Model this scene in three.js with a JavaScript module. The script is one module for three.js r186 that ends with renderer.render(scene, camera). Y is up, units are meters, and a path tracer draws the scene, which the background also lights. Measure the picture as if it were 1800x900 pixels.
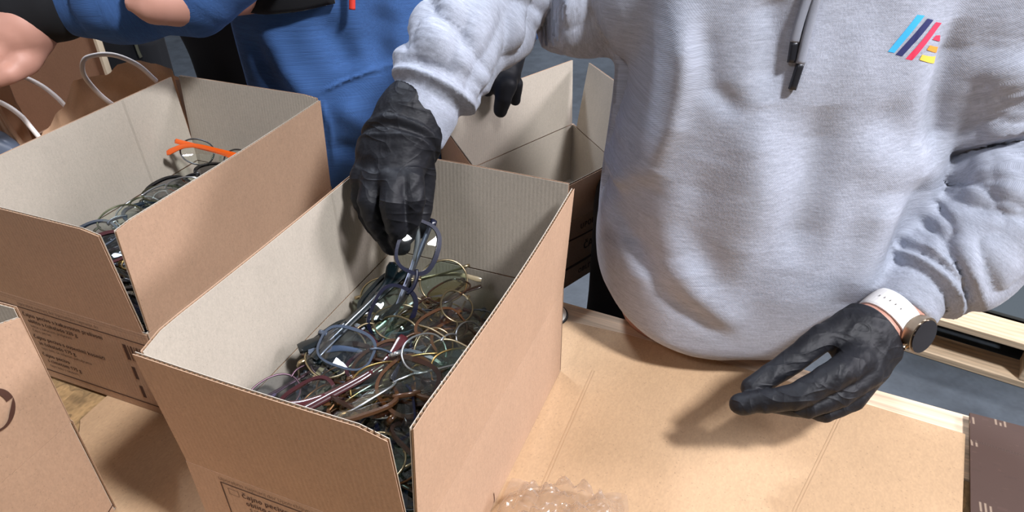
import * as THREE from 'three';
import { mergeGeometries } from 'three/addons/utils/BufferGeometryUtils.js';
import { RoundedBoxGeometry } from 'three/addons/geometries/RoundedBoxGeometry.js';
import { RectAreaLightUniformsLib } from 'three/addons/lights/RectAreaLightUniformsLib.js';

// ---------------------------------------------------------------- camera, lights, exposure
const scene = new THREE.Scene();
scene.background = new THREE.Color(0x0b0c0e);
const camera = new THREE.PerspectiveCamera(39.14, 2, 0.03, 60);
camera.rotation.order = 'YXZ';
camera.position.set(0, 1.45, 0);
camera.rotation.set(THREE.MathUtils.degToRad(-34.13), 0, THREE.MathUtils.degToRad(-0.71));
scene.add(camera);
const renderer = new THREE.WebGLRenderer({ antialias: true });
renderer.toneMapping = THREE.LinearToneMapping;
renderer.toneMappingExposure = 0.82;
renderer.shadowMap.enabled = true;
RectAreaLightUniformsLib.init();
// [x, y, z], aim, width, height, radiance, colour, label
const LAMPS = [
  [[1.95, 4.25, 0.83], [0.2, 0.85, -0.6], 0.45, 0.45, 425, 0xf8f9ff, 'square floodlight high to the right behind the camera'],
  [[4.6, 3.3, -0.4], [0.2, 0.85, -0.6], 1.4, 0.8, 55, 0xfaf6ff, 'wide floodlight on the right side wall'],
  [[-1.4, 4.5, -2.6], [0.0, 0.85, -0.7], 0.5, 0.5, 190, 0xe6efff, 'added square fill light high beyond the person in blue'],  // fill lamp, added to brighten the sleeve tops, rims and paper bag
  [[1.6, 4.7, -5.2], [0.8, 0, -3.6], 0.6, 0.6, 190, 0xf2f5ff, 'square floodlight high over the far part of the hall'],
  [[-2.2, 4.5, 1.8], [-0.1, 0.85, -0.6], 1.2, 0.5, 16, 0xf8f6ff, 'added wide fill light high behind and left of the camera'],  // weak fill added from the camera side, no fixture known there
];

// ---------------------------------------------------------------- helpers
let seed = 7;
function rnd(a = 1, b) { seed = (seed * 1664525 + 1013904223) >>> 0; const v = seed / 4294967296; return b === undefined ? v * a : a + v * (b - a); }
function hash(i, j, k) { let h = (i * 374761393 + j * 668265263 + k * 1274126177) | 0; h = Math.imul(h ^ (h >>> 13), 1274126177); return ((h ^ (h >>> 16)) >>> 0) / 4294967296; }
function noise(x, y, z = 0) {                         // smooth value noise, 0..1
  const i = Math.floor(x), j = Math.floor(y), k = Math.floor(z); let u = x - i, v = y - j, w = z - k;
  u = u * u * (3 - 2 * u); v = v * v * (3 - 2 * v); w = w * w * (3 - 2 * w);
  const L = (a, b, t) => a + (b - a) * t;
  return L(L(L(hash(i, j, k), hash(i + 1, j, k), u), L(hash(i, j + 1, k), hash(i + 1, j + 1, k), u), v),
    L(L(hash(i, j, k + 1), hash(i + 1, j, k + 1), u), L(hash(i, j + 1, k + 1), hash(i + 1, j + 1, k + 1), u), v), w);
}
const used = {};
function numbered(n) { const c = used[n] = (used[n] ?? -1) + 1; return c ? `${n}_${String(c).padStart(3, '0')}` : n; }
function tag(o, label, category, group, kind) {
  o.userData = { ...(label && { label }), ...(category && { category }), ...(group && { group }), ...(kind && { kind }) };
  return o;
}
function thing(name, label, category, group) { const g = new THREE.Group(); g.name = numbered(name); scene.add(g); return tag(g, label, category, group); }
function mesh(name, geo, mat, parent, label) {
  const m = new THREE.Mesh(geo, mat); m.name = parent ? name : numbered(name); m.castShadow = m.receiveShadow = true; (parent || scene).add(m);
  if (label) m.userData.label = label;
  return m;
}
function struct(name, geo, mat) { const m = mesh(name, geo, mat, null); m.userData = { kind: 'structure' }; return m; }
function box(w, h, d, x = 0, y = 0, z = 0, r = 0) { const g = r ? new RoundedBoxGeometry(w, h, d, 2, r) : new THREE.BoxGeometry(w, h, d); g.translate(x, y, z); return g; }
function merge(list) { return mergeGeometries(list.map(g => { const h = g.index ? g.toNonIndexed() : g; for (const k of Object.keys(h.attributes)) if (!['position', 'normal', 'uv'].includes(k)) h.deleteAttribute(k); return h; })); }
function std(color, roughness = 0.8, more = {}) { return new THREE.MeshStandardMaterial({ color, roughness, ...more }); }
function dataTex(n, m, fn, srgb = true) {             // fn(i / n, j / m) gives one grey value or [r, g, b], 0..1
  const a = new Uint8Array(n * m * 4);
  for (let j = 0; j < m; j++) for (let i = 0; i < n; i++) {
    const c = fn(i / n, j / m, i, j), k = 4 * (j * n + i);
    for (let q = 0; q < 3; q++) a[k + q] = 255 * Math.min(1, Math.max(0, c.length ? c[q] : c));
    a[k + 3] = 255;
  }
  const t = new THREE.DataTexture(a, n, m); t.wrapS = t.wrapT = THREE.RepeatWrapping; t.magFilter = THREE.LinearFilter; t.minFilter = THREE.LinearMipmapLinearFilter; t.generateMipmaps = true;
  if (srgb) t.colorSpace = THREE.SRGBColorSpace;
  t.needsUpdate = true; return t;
}
function rep(t, x, y) { const c = t.clone(); c.repeat.set(x, y ?? x); c.needsUpdate = true; return c; }
function tnoise(u, v, fu, fv, s) {                    // noise that tiles over the unit square
  const x = u * fu, y = v * fv, i = Math.floor(x), j = Math.floor(y); let a = x - i, b = y - j; a = a * a * (3 - 2 * a); b = b * b * (3 - 2 * b);
  const h = (p, q) => hash(((p % fu) + fu) % fu, ((q % fv) + fv) % fv, s), L = (p, q, t) => p + (q - p) * t;
  return L(L(h(i, j), h(i + 1, j), a), L(h(i, j + 1), h(i + 1, j + 1), a), b);
}
// uv of flat-sided things in metres, by the way each face points
function uvMetres(g, rot = false) {
  const p = g.attributes.position, n = g.attributes.normal, a = new Float32Array(p.count * 2);
  for (let i = 0; i < p.count; i++) {
    const X = Math.abs(n.getX(i)), Y = Math.abs(n.getY(i)), Z = Math.abs(n.getZ(i));
    let u, v; if (X >= Y && X >= Z) { u = p.getZ(i); v = p.getY(i); } else if (Y >= Z) { u = p.getX(i); v = p.getZ(i); } else { u = p.getX(i); v = p.getY(i); }
    a[2 * i] = rot ? v : u; a[2 * i + 1] = rot ? u : v;
  }
  g.setAttribute('uv', new THREE.BufferAttribute(a, 2)); return g;
}
// a ribbon or rod swept along points: sec(t) gives [half width, half height], up fixes the height direction
function sweep(pts, sec, up = [0, 1, 0], seg = 6, steps = 20, curve = true) {
  const P = pts.map(p => new THREE.Vector3(...p)), c = new THREE.CatmullRomCurve3(P, false, 'centripetal'), pos = [], uv = [], idx = [], U = new THREE.Vector3(...up);
  for (let i = 0; i <= steps; i++) {
    const t = i / steps, p = curve ? c.getPoint(t) : c.getPointAt(t), T = c.getTangent(t), S = new THREE.Vector3().crossVectors(T, U).normalize(), H = new THREE.Vector3().crossVectors(S, T), [a, b] = sec(t);
    for (let k = 0; k < seg; k++) {
      const th = 2 * Math.PI * k / seg, e = x => Math.sign(x) * Math.pow(Math.abs(x), 0.7);
      pos.push(p.x + S.x * a * e(Math.cos(th)) + H.x * b * e(Math.sin(th)), p.y + S.y * a * e(Math.cos(th)) + H.y * b * e(Math.sin(th)), p.z + S.z * a * e(Math.cos(th)) + H.z * b * e(Math.sin(th)));
      uv.push(k / seg, t);
    }
  }
  for (let i = 0; i < steps; i++) for (let k = 0; k < seg; k++) { const a = i * seg + k, b = i * seg + (k + 1) % seg; idx.push(a, b, a + seg, b, b + seg, a + seg); }
  for (const e of [0, steps]) { const o = pos.length / 3, q = c.getPoint(e / steps); pos.push(q.x, q.y, q.z); uv.push(0, 0); for (let k = 0; k < seg; k++) { const a = e * seg + k, b = e * seg + (k + 1) % seg; e ? idx.push(o, a, b) : idx.push(o, b, a); } }
  const g = new THREE.BufferGeometry(); g.setAttribute('position', new THREE.Float32BufferAttribute(pos, 3)); g.setAttribute('uv', new THREE.Float32BufferAttribute(uv, 2)); g.setIndex(idx); g.computeVertexNormals(); return g;
}

// ---------------------------------------------------------------- smooth bodies: a distance field meshed by surface nets
function surfaceNet(f, lo, hi, c, uvOf) {
  const nx = Math.ceil((hi[0] - lo[0]) / c) + 1, ny = Math.ceil((hi[1] - lo[1]) / c) + 1, nz = Math.ceil((hi[2] - lo[2]) / c) + 1, B = 6;
  const V = new Float32Array(nx * ny * nz).fill(1), at = (i, j, k) => (k * ny + j) * nx + i;
  for (let K = 0; K < nz; K += B) for (let J = 0; J < ny; J += B) for (let I = 0; I < nx; I += B) {
    const d = f(lo[0] + (I + B / 2) * c, lo[1] + (J + B / 2) * c, lo[2] + (K + B / 2) * c), far = Math.abs(d) > B * c * 1.25 + 0.012;
    for (let k = K; k < Math.min(K + B, nz); k++) for (let j = J; j < Math.min(J + B, ny); j++) for (let i = I; i < Math.min(I + B, nx); i++)
      V[at(i, j, k)] = far ? d : f(lo[0] + i * c, lo[1] + j * c, lo[2] + k * c);
  }
  const id = new Int32Array(nx * ny * nz).fill(-1), pos = [], idx = [];
  const E = [[0, 1], [0, 2], [0, 4], [1, 3], [1, 5], [2, 3], [2, 6], [3, 7], [4, 5], [4, 6], [5, 7], [6, 7]], g = new Float64Array(8);
  for (let k = 0; k < nz - 1; k++) for (let j = 0; j < ny - 1; j++) for (let i = 0; i < nx - 1; i++) {
    let m = 0; for (let q = 0; q < 8; q++) { g[q] = V[at(i + (q & 1), j + (q >> 1 & 1), k + (q >> 2))]; if (g[q] < 0) m |= 1 << q; }
    if (m === 0 || m === 255) continue;
    let x = 0, y = 0, z = 0, n = 0;
    for (const [a, b] of E) if ((m >> a & 1) !== (m >> b & 1)) {
      const t = g[a] / (g[a] - g[b]); n++;
      x += (a & 1) + t * ((b & 1) - (a & 1)); y += (a >> 1 & 1) + t * ((b >> 1 & 1) - (a >> 1 & 1)); z += (a >> 2) + t * ((b >> 2) - (a >> 2));
    }
    id[at(i, j, k)] = pos.length / 3; pos.push(lo[0] + (i + x / n) * c, lo[1] + (j + y / n) * c, lo[2] + (k + z / n) * c);
  }
  for (let k = 1; k < nz - 1; k++) for (let j = 1; j < ny - 1; j++) for (let i = 1; i < nx - 1; i++) {
    const a = V[at(i, j, k)] < 0;
    for (const [di, dj, dk, p, q] of [[1, 0, 0, [0, 1, 0], [0, 0, 1]], [0, 1, 0, [0, 0, 1], [1, 0, 0]], [0, 0, 1, [1, 0, 0], [0, 1, 0]]]) {
      if (a === V[at(i + di, j + dj, k + dk)] < 0) continue;
      const A = id[at(i, j, k)], Bq = id[at(i - p[0], j - p[1], k - p[2])], C = id[at(i - p[0] - q[0], j - p[1] - q[1], k - p[2] - q[2])], D = id[at(i - q[0], j - q[1], k - q[2])];
      if (A < 0 || Bq < 0 || C < 0 || D < 0) continue;
      a ? idx.push(A, Bq, C, A, C, D) : idx.push(A, C, Bq, A, D, C);
    }
  }
  const N = pos.length / 3, nor = new Float32Array(N * 3), e = c * 0.6;
  for (let v = 0; v < N; v++) {
    const x = pos[3 * v], y = pos[3 * v + 1], z = pos[3 * v + 2];
    const a = f(x + e, y - e, z - e), b = f(x - e, y - e, z + e), cc = f(x - e, y + e, z - e), d = f(x + e, y + e, z + e);
    let X = a - b - cc + d, Y = -a - b + cc + d, Z = -a + b - cc + d; const l = Math.hypot(X, Y, Z) || 1;
    nor[3 * v] = X / l; nor[3 * v + 1] = Y / l; nor[3 * v + 2] = Z / l;
  }
  const G = new THREE.BufferGeometry();
  if (!uvOf) {
    G.setAttribute('position', new THREE.Float32BufferAttribute(pos, 3)); G.setAttribute('normal', new THREE.BufferAttribute(nor, 3));
    G.setAttribute('uv', new THREE.BufferAttribute(new Float32Array(2 * N), 2)); G.setIndex(idx); return G;
  }
  // every triangle takes the mapping of the limb it lies on, so that no triangle stretches over a change of mapping
  const keys = new Map(), P2 = [], N2 = [], U2 = [], I2 = [], own = new Int8Array(N);
  for (let v = 0; v < N; v++) own[v] = uvOf.limb(pos[3 * v], pos[3 * v + 1], pos[3 * v + 2]);
  for (let t = 0; t < idx.length; t += 3) {
    const L = own[idx[t]], uv3 = [];
    for (let q = 0; q < 3; q++) { const v = idx[t + q]; uv3.push(uvOf.uv(L, pos[3 * v], pos[3 * v + 1], pos[3 * v + 2])); }
    for (let q = 1; q < 3; q++) { const w = uv3[0][2]; if (w) while (Math.abs(uv3[q][0] - uv3[0][0]) > w / 2) uv3[q][0] += uv3[q][0] < uv3[0][0] ? w : -w; }
    for (let q = 0; q < 3; q++) {
      const v = idx[t + q], key = v + '/' + L + '/' + Math.round(uv3[q][0] * 2000); let r = keys.get(key);
      if (r === undefined) { r = P2.length / 3; keys.set(key, r); P2.push(pos[3 * v], pos[3 * v + 1], pos[3 * v + 2]); N2.push(nor[3 * v], nor[3 * v + 1], nor[3 * v + 2]); U2.push(uv3[q][0], uv3[q][1]); }
      I2.push(r);
    }
  }
  G.setAttribute('position', new THREE.Float32BufferAttribute(P2, 3)); G.setAttribute('normal', new THREE.Float32BufferAttribute(N2, 3)); G.setAttribute('uv', new THREE.Float32BufferAttribute(U2, 2)); G.setIndex(I2);
  return G;
}
const smin = (a, b, k) => { const h = Math.max(k - Math.abs(a - b), 0) / k; return Math.min(a, b) - h * h * k * 0.25; };
const smax = (a, b, k) => -smin(-a, -b, k);
class Limb {                                         // a chain of tapered capsules with a length (s) and an angle (th) along it
  constructor(pts, rad, ref = [0, 0, 1], flat = 1, flatDir = null) {
    this.seg = []; let s = 0;
    for (let i = 0; i + 1 < pts.length; i++) {
      const a = new THREE.Vector3(...pts[i]), b = new THREE.Vector3(...pts[i + 1]), d = b.clone().sub(a), L = d.length(); d.normalize();
      const e1 = new THREE.Vector3(...ref).addScaledVector(d, -d.dot(new THREE.Vector3(...ref))).normalize(), e2 = d.clone().cross(e1);
      this.seg.push({ a, d, L, s, r0: rad[i], r1: rad[i + 1], e1, e2 }); s += L;
    }
    this.length = s; this.flat = flat;
  }
  // follow a smooth curve and measure from the nearest point of its axis, with the radius a function of the length
  static along(pts, rad, ref, n = 48) {
    const c = new THREE.CatmullRomCurve3(pts.map(p => new THREE.Vector3(...p)), false, 'centripetal'), P = [], R = [];
    const N = 200; let s = 0, last = null, at = 0; const all = []; for (let i = 0; i <= N; i++) { const q = c.getPoint(i / N); if (last) s += q.distanceTo(last); last = q; all.push([s, q]); }
    for (let i = 0; i <= n; i++) { const S = i < 14 ? 0.0065 * i : 0.0845 + (s - 0.0845) * (i - 13) / (n - 13); while (at < N && all[at][0] < S) at++; const A = all[Math.max(0, at - 1)], B = all[at], f = B[0] > A[0] ? (S - A[0]) / (B[0] - A[0]) : 0; P.push(A[1].clone().lerp(B[1], f).toArray());
      let k = 0; while (k < rad.length - 2 && S > rad[k + 1][0]) k++; const u = Math.min(1, Math.max(0, (S - rad[k][0]) / (rad[k + 1][0] - rad[k][0]))); R.push(rad[k][1] + (rad[k + 1][1] - rad[k][1]) * u * u * (3 - 2 * u)); }
    const l = new Limb(P, R, ref); l.axis = true; return l;
  }
  at(x, y, z, full) {
    if (this.axis) {
      let bl = 1e18, bq = null, bt = 0;
      for (const q of this.seg) {
        const px = x - q.a.x, py = y - q.a.y, pz = z - q.a.z; let t = px * q.d.x + py * q.d.y + pz * q.d.z; t = t < 0 ? 0 : t > q.L ? q.L : t;
        const rx = px - q.d.x * t, ry = py - q.d.y * t, rz = pz - q.d.z * t, l = rx * rx + ry * ry + rz * rz; if (l < bl) { bl = l; bq = q; bt = t; }
      }
      const q = bq, r = q.r0 + (q.r1 - q.r0) * bt / q.L;
      if (full) { const rx = x - q.a.x - q.d.x * bt, ry = y - q.a.y - q.d.y * bt, rz = z - q.a.z - q.d.z * bt; this.s = q.s + bt; this.r = r; this.th = Math.atan2(rx * q.e2.x + ry * q.e2.y + rz * q.e2.z, rx * q.e1.x + ry * q.e1.y + rz * q.e1.z); }
      return Math.sqrt(bl) - r;
    }
    let best = 1e9;
    for (const q of this.seg) {
      const px = x - q.a.x, py = y - q.a.y, pz = z - q.a.z; let t = px * q.d.x + py * q.d.y + pz * q.d.z; t = t < 0 ? 0 : t > q.L ? q.L : t;
      const rx = px - q.d.x * t, ry = py - q.d.y * t, rz = pz - q.d.z * t; let l;
      if (this.flat !== 1) { const u = rx * q.e1.x + ry * q.e1.y + rz * q.e1.z; l = Math.sqrt(Math.max(0, rx * rx + ry * ry + rz * rz - u * u + u * u / (this.flat * this.flat))); } else l = Math.sqrt(rx * rx + ry * ry + rz * rz);
      let k = t / q.L; const d = l - (q.r0 + (q.r1 - q.r0) * k);
      if (d < best) { best = d; if (full) { this.s = q.s + t; this.r = q.r0 + (q.r1 - q.r0) * k; this.th = Math.atan2(rx * q.e2.x + ry * q.e2.y + rz * q.e2.z, rx * q.e1.x + ry * q.e1.y + rz * q.e1.z); } }
    }
    return best;
  }
}

// ---------------------------------------------------------------- materials
const boardTex = dataTex(512, 512, (u, v, i, j) => {
  let g = 0.92 + 0.025 * (tnoise(u, v, 120, 50, 1) - 0.5) + 0.05 * (tnoise(u, v, 256, 140, 2) - 0.5) + 0.03 * (tnoise(u, v, 7, 6, 3) - 0.5);
  const s = hash(i >> 1, j, 9); if (s > 0.9955) g -= 0.16; else if (s < 0.004) g += 0.06;
  return g;
});
const boardBump = dataTex(256, 256, (u, v) => 0.5 + 0.3 * (tnoise(u, v, 128, 40, 5) - 0.5) + 0.35 * Math.sin(u * Math.PI * 2 * 24) * (0.4 + 0.6 * tnoise(u, v, 5, 7, 6)), false);
const M = {};
M.kraft = std(0xc6a488, 0.82, { map: rep(boardTex, 4), bumpMap: rep(boardBump, 9.5), bumpScale: 0.0001 });
M.liner = std(0xc8bdad, 0.88, { map: rep(boardTex, 5), bumpMap: rep(boardBump, 9.5), bumpScale: 0.00013 });
M.flute = std(0xb59474, 0.9);
M.edge = std(0xd8c8ae, 0.9);
M.sheet = std(0xcca983, 0.8, { map: rep(boardTex, 3.2), bumpMap: rep(boardBump, 6), bumpScale: 0.00006 });
const woodTex = dataTex(1024, 256, (u, v) => {
  const w = v + 0.03 * (tnoise(u, v, 6, 3, 21) - 0.5), k = Math.sin((w * 9 + 0.9 * tnoise(u, w, 5, 4, 22)) * 6.283), g = tnoise(u, v, 24, 128, 23);
  const t = 0.86 + 0.05 * k + 0.13 * (g - 0.5) + 0.09 * (tnoise(u, v, 9, 6, 24) - 0.5);
  return [t, t * 0.89, t * 0.76];
});
M.wood = std(0xffffff, 0.75, { map: rep(woodTex, 1.2, 6), bumpMap: rep(woodTex, 1.2, 6), bumpScale: 0.0006 });
M.greyWood = std(0xf2eee6, 0.85, { map: rep(woodTex, 1.2, 6), bumpMap: rep(woodTex, 1.2, 6), bumpScale: 0.0006 });
const osbTex = dataTex(512, 512, (u, v) => {
  let t = 0.66, s = 0; for (let k = 0; k < 4; k++) { const a = tnoise(u, v, 14 + 5 * k, 22 - 3 * k, 40 + k); if (a > 0.55) s = k + a; }
  t += 0.09 * Math.sin(s * 5) + 0.12 * (tnoise(u, v, 150, 90, 47) - 0.5); return [t, t * 0.86, t * 0.66];
});
M.osb = std(0xf2e6d2, 0.8, { map: rep(osbTex, 3), bumpMap: rep(osbTex, 3), bumpScale: 0.001 });
const floorTex = dataTex(512, 512, (u, v) => 0.72 + 0.14 * (tnoise(u, v, 7, 6, 60) - 0.5) + 0.1 * (tnoise(u, v, 40, 44, 61) - 0.5) + 0.06 * (tnoise(u, v, 220, 220, 62) - 0.5));
M.floor = std(0x626b74, 0.55, { map: rep(floorTex, 0.6) });
M.wall = std(0xbfc2c4, 0.9, { map: rep(floorTex, 0.5) });
M.ceiling = std(0xc8c8c6, 0.95);
const heather = dataTex(1024, 1024, (u, v) => {
  const a = tnoise(u, v, 36, 360, 70), b = tnoise(u, v, 70, 512, 71), c = tnoise(u, v, 18, 120, 73), d = tnoise(u, v, 300, 340, 72);
  const t = 0.80 + 0.075 * (a - 0.5) + 0.06 * (b - 0.5) + 0.05 * (c - 0.5) + 0.04 * (d - 0.5); return [t * 0.985, t * 0.995, t * 1.02];
});
const knit = dataTex(256, 256, (u, v) => 0.5 + 0.3 * Math.sin(u * 6.283 * 64) * Math.sin(v * 6.283 * 64) + 0.3 * (tnoise(u, v, 64, 64, 75) - 0.5), false);
const cloth = (color, more) => new THREE.MeshPhysicalMaterial({ color, roughness: 0.95, sheen: 0.25, sheenRoughness: 0.6, sheenColor: new THREE.Color(0xffffff), ...more });
M.hoodie = cloth(0xd0d5e0, { map: rep(heather, 4), bumpMap: rep(knit, 8), bumpScale: 0.0005 });
M.blue = cloth(0x4a76b4, { map: rep(heather, 4), bumpMap: rep(knit, 8), bumpScale: 0.0005, sheenColor: new THREE.Color(0x6f9ae0) });
M.navy = cloth(0x10131d, { sheen: 0.1 });
M.black = cloth(0x0c0d12, { sheen: 0.1 });
const rg = t => 1 - Math.abs(2 * t - 1);
const gloveBump = dataTex(512, 512, (u, v) => { const w = 0.12 * tnoise(u, v, 4, 4, 83), q = 0.12 * tnoise(u, v, 4, 5, 84); return 0.55 * rg(tnoise(u + w + v, v - q, 5, 13, 80)) ** 3 + 0.25 * rg(tnoise(u - w, v + q + u, 13, 6, 81)) ** 3 + 0.12 * tnoise(u, v, 60, 60, 82); }, false);
M.glove = new THREE.MeshPhysicalMaterial({ color: 0x15161b, roughness: 0.58, specularIntensity: 0.6, bumpMap: rep(gloveBump, 8), bumpScale: 0.0012 });
const skinTex = dataTex(256, 256, (u, v) => { const t = 0.9 + 0.12 * (tnoise(u, v, 12, 12, 90) - 0.5) + 0.08 * (tnoise(u, v, 70, 70, 91) - 0.5); return [t, t * (0.98 + 0.05 * (tnoise(u, v, 9, 9, 92) - 0.5)), t]; });
M.skin = new THREE.MeshPhysicalMaterial({ color: 0xd9a08c, roughness: 0.55, map: rep(skinTex, 6) });
M.whiteBand = std(0xf1efec, 0.45);
M.ink = 0x4a2d22;
const plastic = (c, r = 0.25) => new THREE.MeshPhysicalMaterial({ color: c, roughness: r, clearcoat: 0.5, clearcoatRoughness: 0.15 });
const metal = (c, r = 0.28) => std(c, r, { metalness: 0.95 });
const glass = c => new THREE.MeshPhysicalMaterial({ color: c, roughness: 0.03, transmission: 1, thickness: 0, ior: 1.75, side: THREE.DoubleSide });

// ---------------------------------------------------------------- lamps
for (const [p, aim, w, h, L, col, label] of LAMPS) {
  const t = thing('flood_lamp', label, 'lamp'); t.position.set(...p); t.lookAt(...aim);
  mesh('housing', box(w + 0.06, h + 0.06, 0.08, 0, 0, -0.05, 0.01), std(0x333638, 0.5), t);
  mesh('bracket', merge([box(0.03, 0.03, 0.3, w / 2 + 0.05, 0, -0.17), box(0.03, 0.03, 0.3, -w / 2 - 0.05, 0, -0.17), box(w + 0.13, 0.03, 0.03, 0, 0, -0.32)]), std(0x333638, 0.5), t);
  const e = mesh('diffuser', box(w, h, 0.012, 0, 0, -0.004), new THREE.MeshStandardMaterial({ color: 0xffffff, emissive: col, emissiveIntensity: 6 }), t);
  e.castShadow = false;
  const l = new THREE.RectAreaLight(col, L, w, h); l.position.set(...p); l.lookAt(...aim); l.translateZ(-0.01); scene.add(l);
  l.name = numbered('flood_light');
}

// ---------------------------------------------------------------- the hall
struct('floor', uvMetres(box(17, 0.2, 18, 0, -0.1, -2)), M.floor);
struct('ceiling', uvMetres(box(17, 0.2, 18, 0, 5.3, -2)), M.ceiling);
struct('wall_back', uvMetres(box(17, 5.4, 0.2, 0, 2.6, -11)), M.wall);
struct('wall_front', uvMetres(box(17, 5.4, 0.2, 0, 2.6, 7)), M.wall);
struct('wall_left', uvMetres(box(0.2, 5.4, 18, -8.5, 2.6, -2)), M.wall);
struct('wall_right', uvMetres(box(0.2, 5.4, 18, 8.5, 2.6, -2)), M.wall);

// ---------------------------------------------------------------- packing table: boards on legs, its far edge a bare plank
const TY = 0.85, TA = -Math.PI / 180 * 26.2;       // the table is turned against the camera
const farA = [0.08, 0.85, -0.7698], farB = [0.5523, 0.85, -0.5359];
{
  const t = thing('packing_table', 'long wooden packing table covered with cardboard sheets', 'table');
  t.position.set((farA[0] + farB[0]) / 2, 0, (farA[2] + farB[2]) / 2); t.rotation.y = TA;
  // local x runs along the far edge, +z towards the camera
  const top = (z0, z1, m, y) => { const g = box(3.0, 0.03, z1 - z0, -0.35, y, (z0 + z1) / 2, 0.002); uvMetres(g); return mesh('board', g, m, t); };
  top(0, 0.098, M.wood, TY - 0.0158); top(0.1, 0.62, M.osb, TY - 0.0162); top(0.622, 1.15, M.osb, TY - 0.0165);
  for (const x of [-1.75, -0.4, 1.05]) for (const z of [0.06, 1.06]) mesh('leg', box(0.08, TY - 0.031, 0.08, x, (TY - 0.031) / 2, z, 0.004), M.greyWood, t);
  for (const z of [0.06, 1.06]) mesh('apron', box(2.9, 0.09, 0.03, -0.35, TY - 0.08, z + (z > 0.5 ? 0.06 : 0.06)), M.greyWood, t);
}
// flat cardboard sheets on the table, corners given on the table top
function sheet(label, pts, y, thick, m, crease, name = 'cardboard_sheet') {
  const s = new THREE.Shape(pts.map(p => new THREE.Vector2(p[0], -p[2])));
  const g = new THREE.ExtrudeGeometry(s, { depth: thick, bevelEnabled: false }); g.rotateX(-Math.PI / 2);
  const c = [pts.reduce((a, p) => a + p[0], 0) / pts.length, 0, pts.reduce((a, p) => a + p[2], 0) / pts.length];
  g.translate(-c[0], 0, -c[2]); const a = g.attributes.uv, q = g.attributes.position;
  for (let i = 0; i < a.count; i++) a.setXY(i, q.getX(i) * 0.9 + q.getZ(i) * 0.4, q.getZ(i) * 0.9 - q.getX(i) * 0.4 + q.getY(i));
  const o = mesh(name, g, m, null); o.position.set(c[0], y, c[2]); tag(o, label, 'cardboard');
  for (const [p, r, w] of crease || []) {            // pressed fold lines: two low lips with a valley between
    const A = new THREE.Vector3(p[0] - c[0], thick, p[2] - c[2]), B = new THREE.Vector3(r[0] - c[0], thick, r[2] - c[2]);
    const side = new THREE.Vector3().subVectors(B, A).normalize().cross(new THREE.Vector3(0, 1, 0)).multiplyScalar(w);
    mesh('crease', merge([-1, 1].map(k => sweep([A.clone().addScaledVector(side, k).toArray(), B.clone().addScaledVector(side, k).toArray()], () => [w * 0.8, 0.00018], [0, 1, 0], 8, 4))), m, o);
  }
  return o;
}
sheet('large flat cardboard sheet under the gloved left hand', [[0.0217, 0.85, -0.7476], [0.1435, 0.85, -0.7002], [0.3825, 0.85, -0.5819], [0.4839, 0.85, -0.5289], [0.4314, 0.85, -0.4346], [0.3919, 0.85, -0.359], [0.0425, 0.85, -0.3043], [-0.1377, 0.85, -0.3825], [-0.1455, 0.85, -0.6958]], TY + 0.0005, 0.003, M.sheet,
  [[[0.0963, 0.85, -0.6344], [0.0162, 0.85, -0.4374], 0.0016], [[0.3786, 0.85, -0.5802], [0.2689, 0.85, -0.4337], 0.0014]]);
sheet('flat cardboard sheet between the two left-hand boxes', [[-0.4833, 0.85, -0.5652], [-0.4687, 0.85, -0.6073], [-0.3659, 0.85, -0.5692], [-0.2282, 0.85, -0.3076], [-0.3169, 0.85, -0.2864], [-0.4078, 0.85, -0.3861]], TY + 0.0005, 0.003, M.sheet);
{
  // dark printed flattened carton on the right end of the table
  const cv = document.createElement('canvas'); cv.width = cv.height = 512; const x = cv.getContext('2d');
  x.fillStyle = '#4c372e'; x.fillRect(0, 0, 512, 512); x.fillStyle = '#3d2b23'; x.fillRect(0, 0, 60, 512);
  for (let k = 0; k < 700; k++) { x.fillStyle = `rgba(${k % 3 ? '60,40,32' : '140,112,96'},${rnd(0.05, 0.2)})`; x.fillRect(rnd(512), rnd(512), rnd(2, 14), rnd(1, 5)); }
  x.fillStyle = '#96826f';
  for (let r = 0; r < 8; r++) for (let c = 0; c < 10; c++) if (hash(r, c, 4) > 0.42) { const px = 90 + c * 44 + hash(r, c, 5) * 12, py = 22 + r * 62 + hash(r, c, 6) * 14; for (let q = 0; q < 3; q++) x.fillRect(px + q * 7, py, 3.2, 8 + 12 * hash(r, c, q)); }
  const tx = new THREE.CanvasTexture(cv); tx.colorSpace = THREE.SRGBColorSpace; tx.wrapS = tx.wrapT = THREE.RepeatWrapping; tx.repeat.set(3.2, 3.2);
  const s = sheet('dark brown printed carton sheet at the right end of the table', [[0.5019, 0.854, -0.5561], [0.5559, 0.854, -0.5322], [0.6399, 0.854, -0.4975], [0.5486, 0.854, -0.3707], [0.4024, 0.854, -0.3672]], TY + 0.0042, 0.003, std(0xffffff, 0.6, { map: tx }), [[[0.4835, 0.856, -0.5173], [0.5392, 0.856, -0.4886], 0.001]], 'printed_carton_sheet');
}
// white lid with black rim, mostly behind the open box
{
  const t = thing('round_lid', 'small white round lid with black rim beside the middle box', 'lid'); const p = [0.0469, 0.856, -0.7408]; t.position.set(p[0], TY, p[2]);
  mesh('disc', new THREE.CylinderGeometry(0.0235, 0.0235, 0.006, 40).translate(0, 0.0035, 0), std(0xeeebe2, 0.5), t);
  mesh('rim', new THREE.TorusGeometry(0.0245, 0.0016, 8, 48).rotateX(Math.PI / 2).translate(0, 0.004, 0), std(0x15161a, 0.5), t);
}
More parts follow.
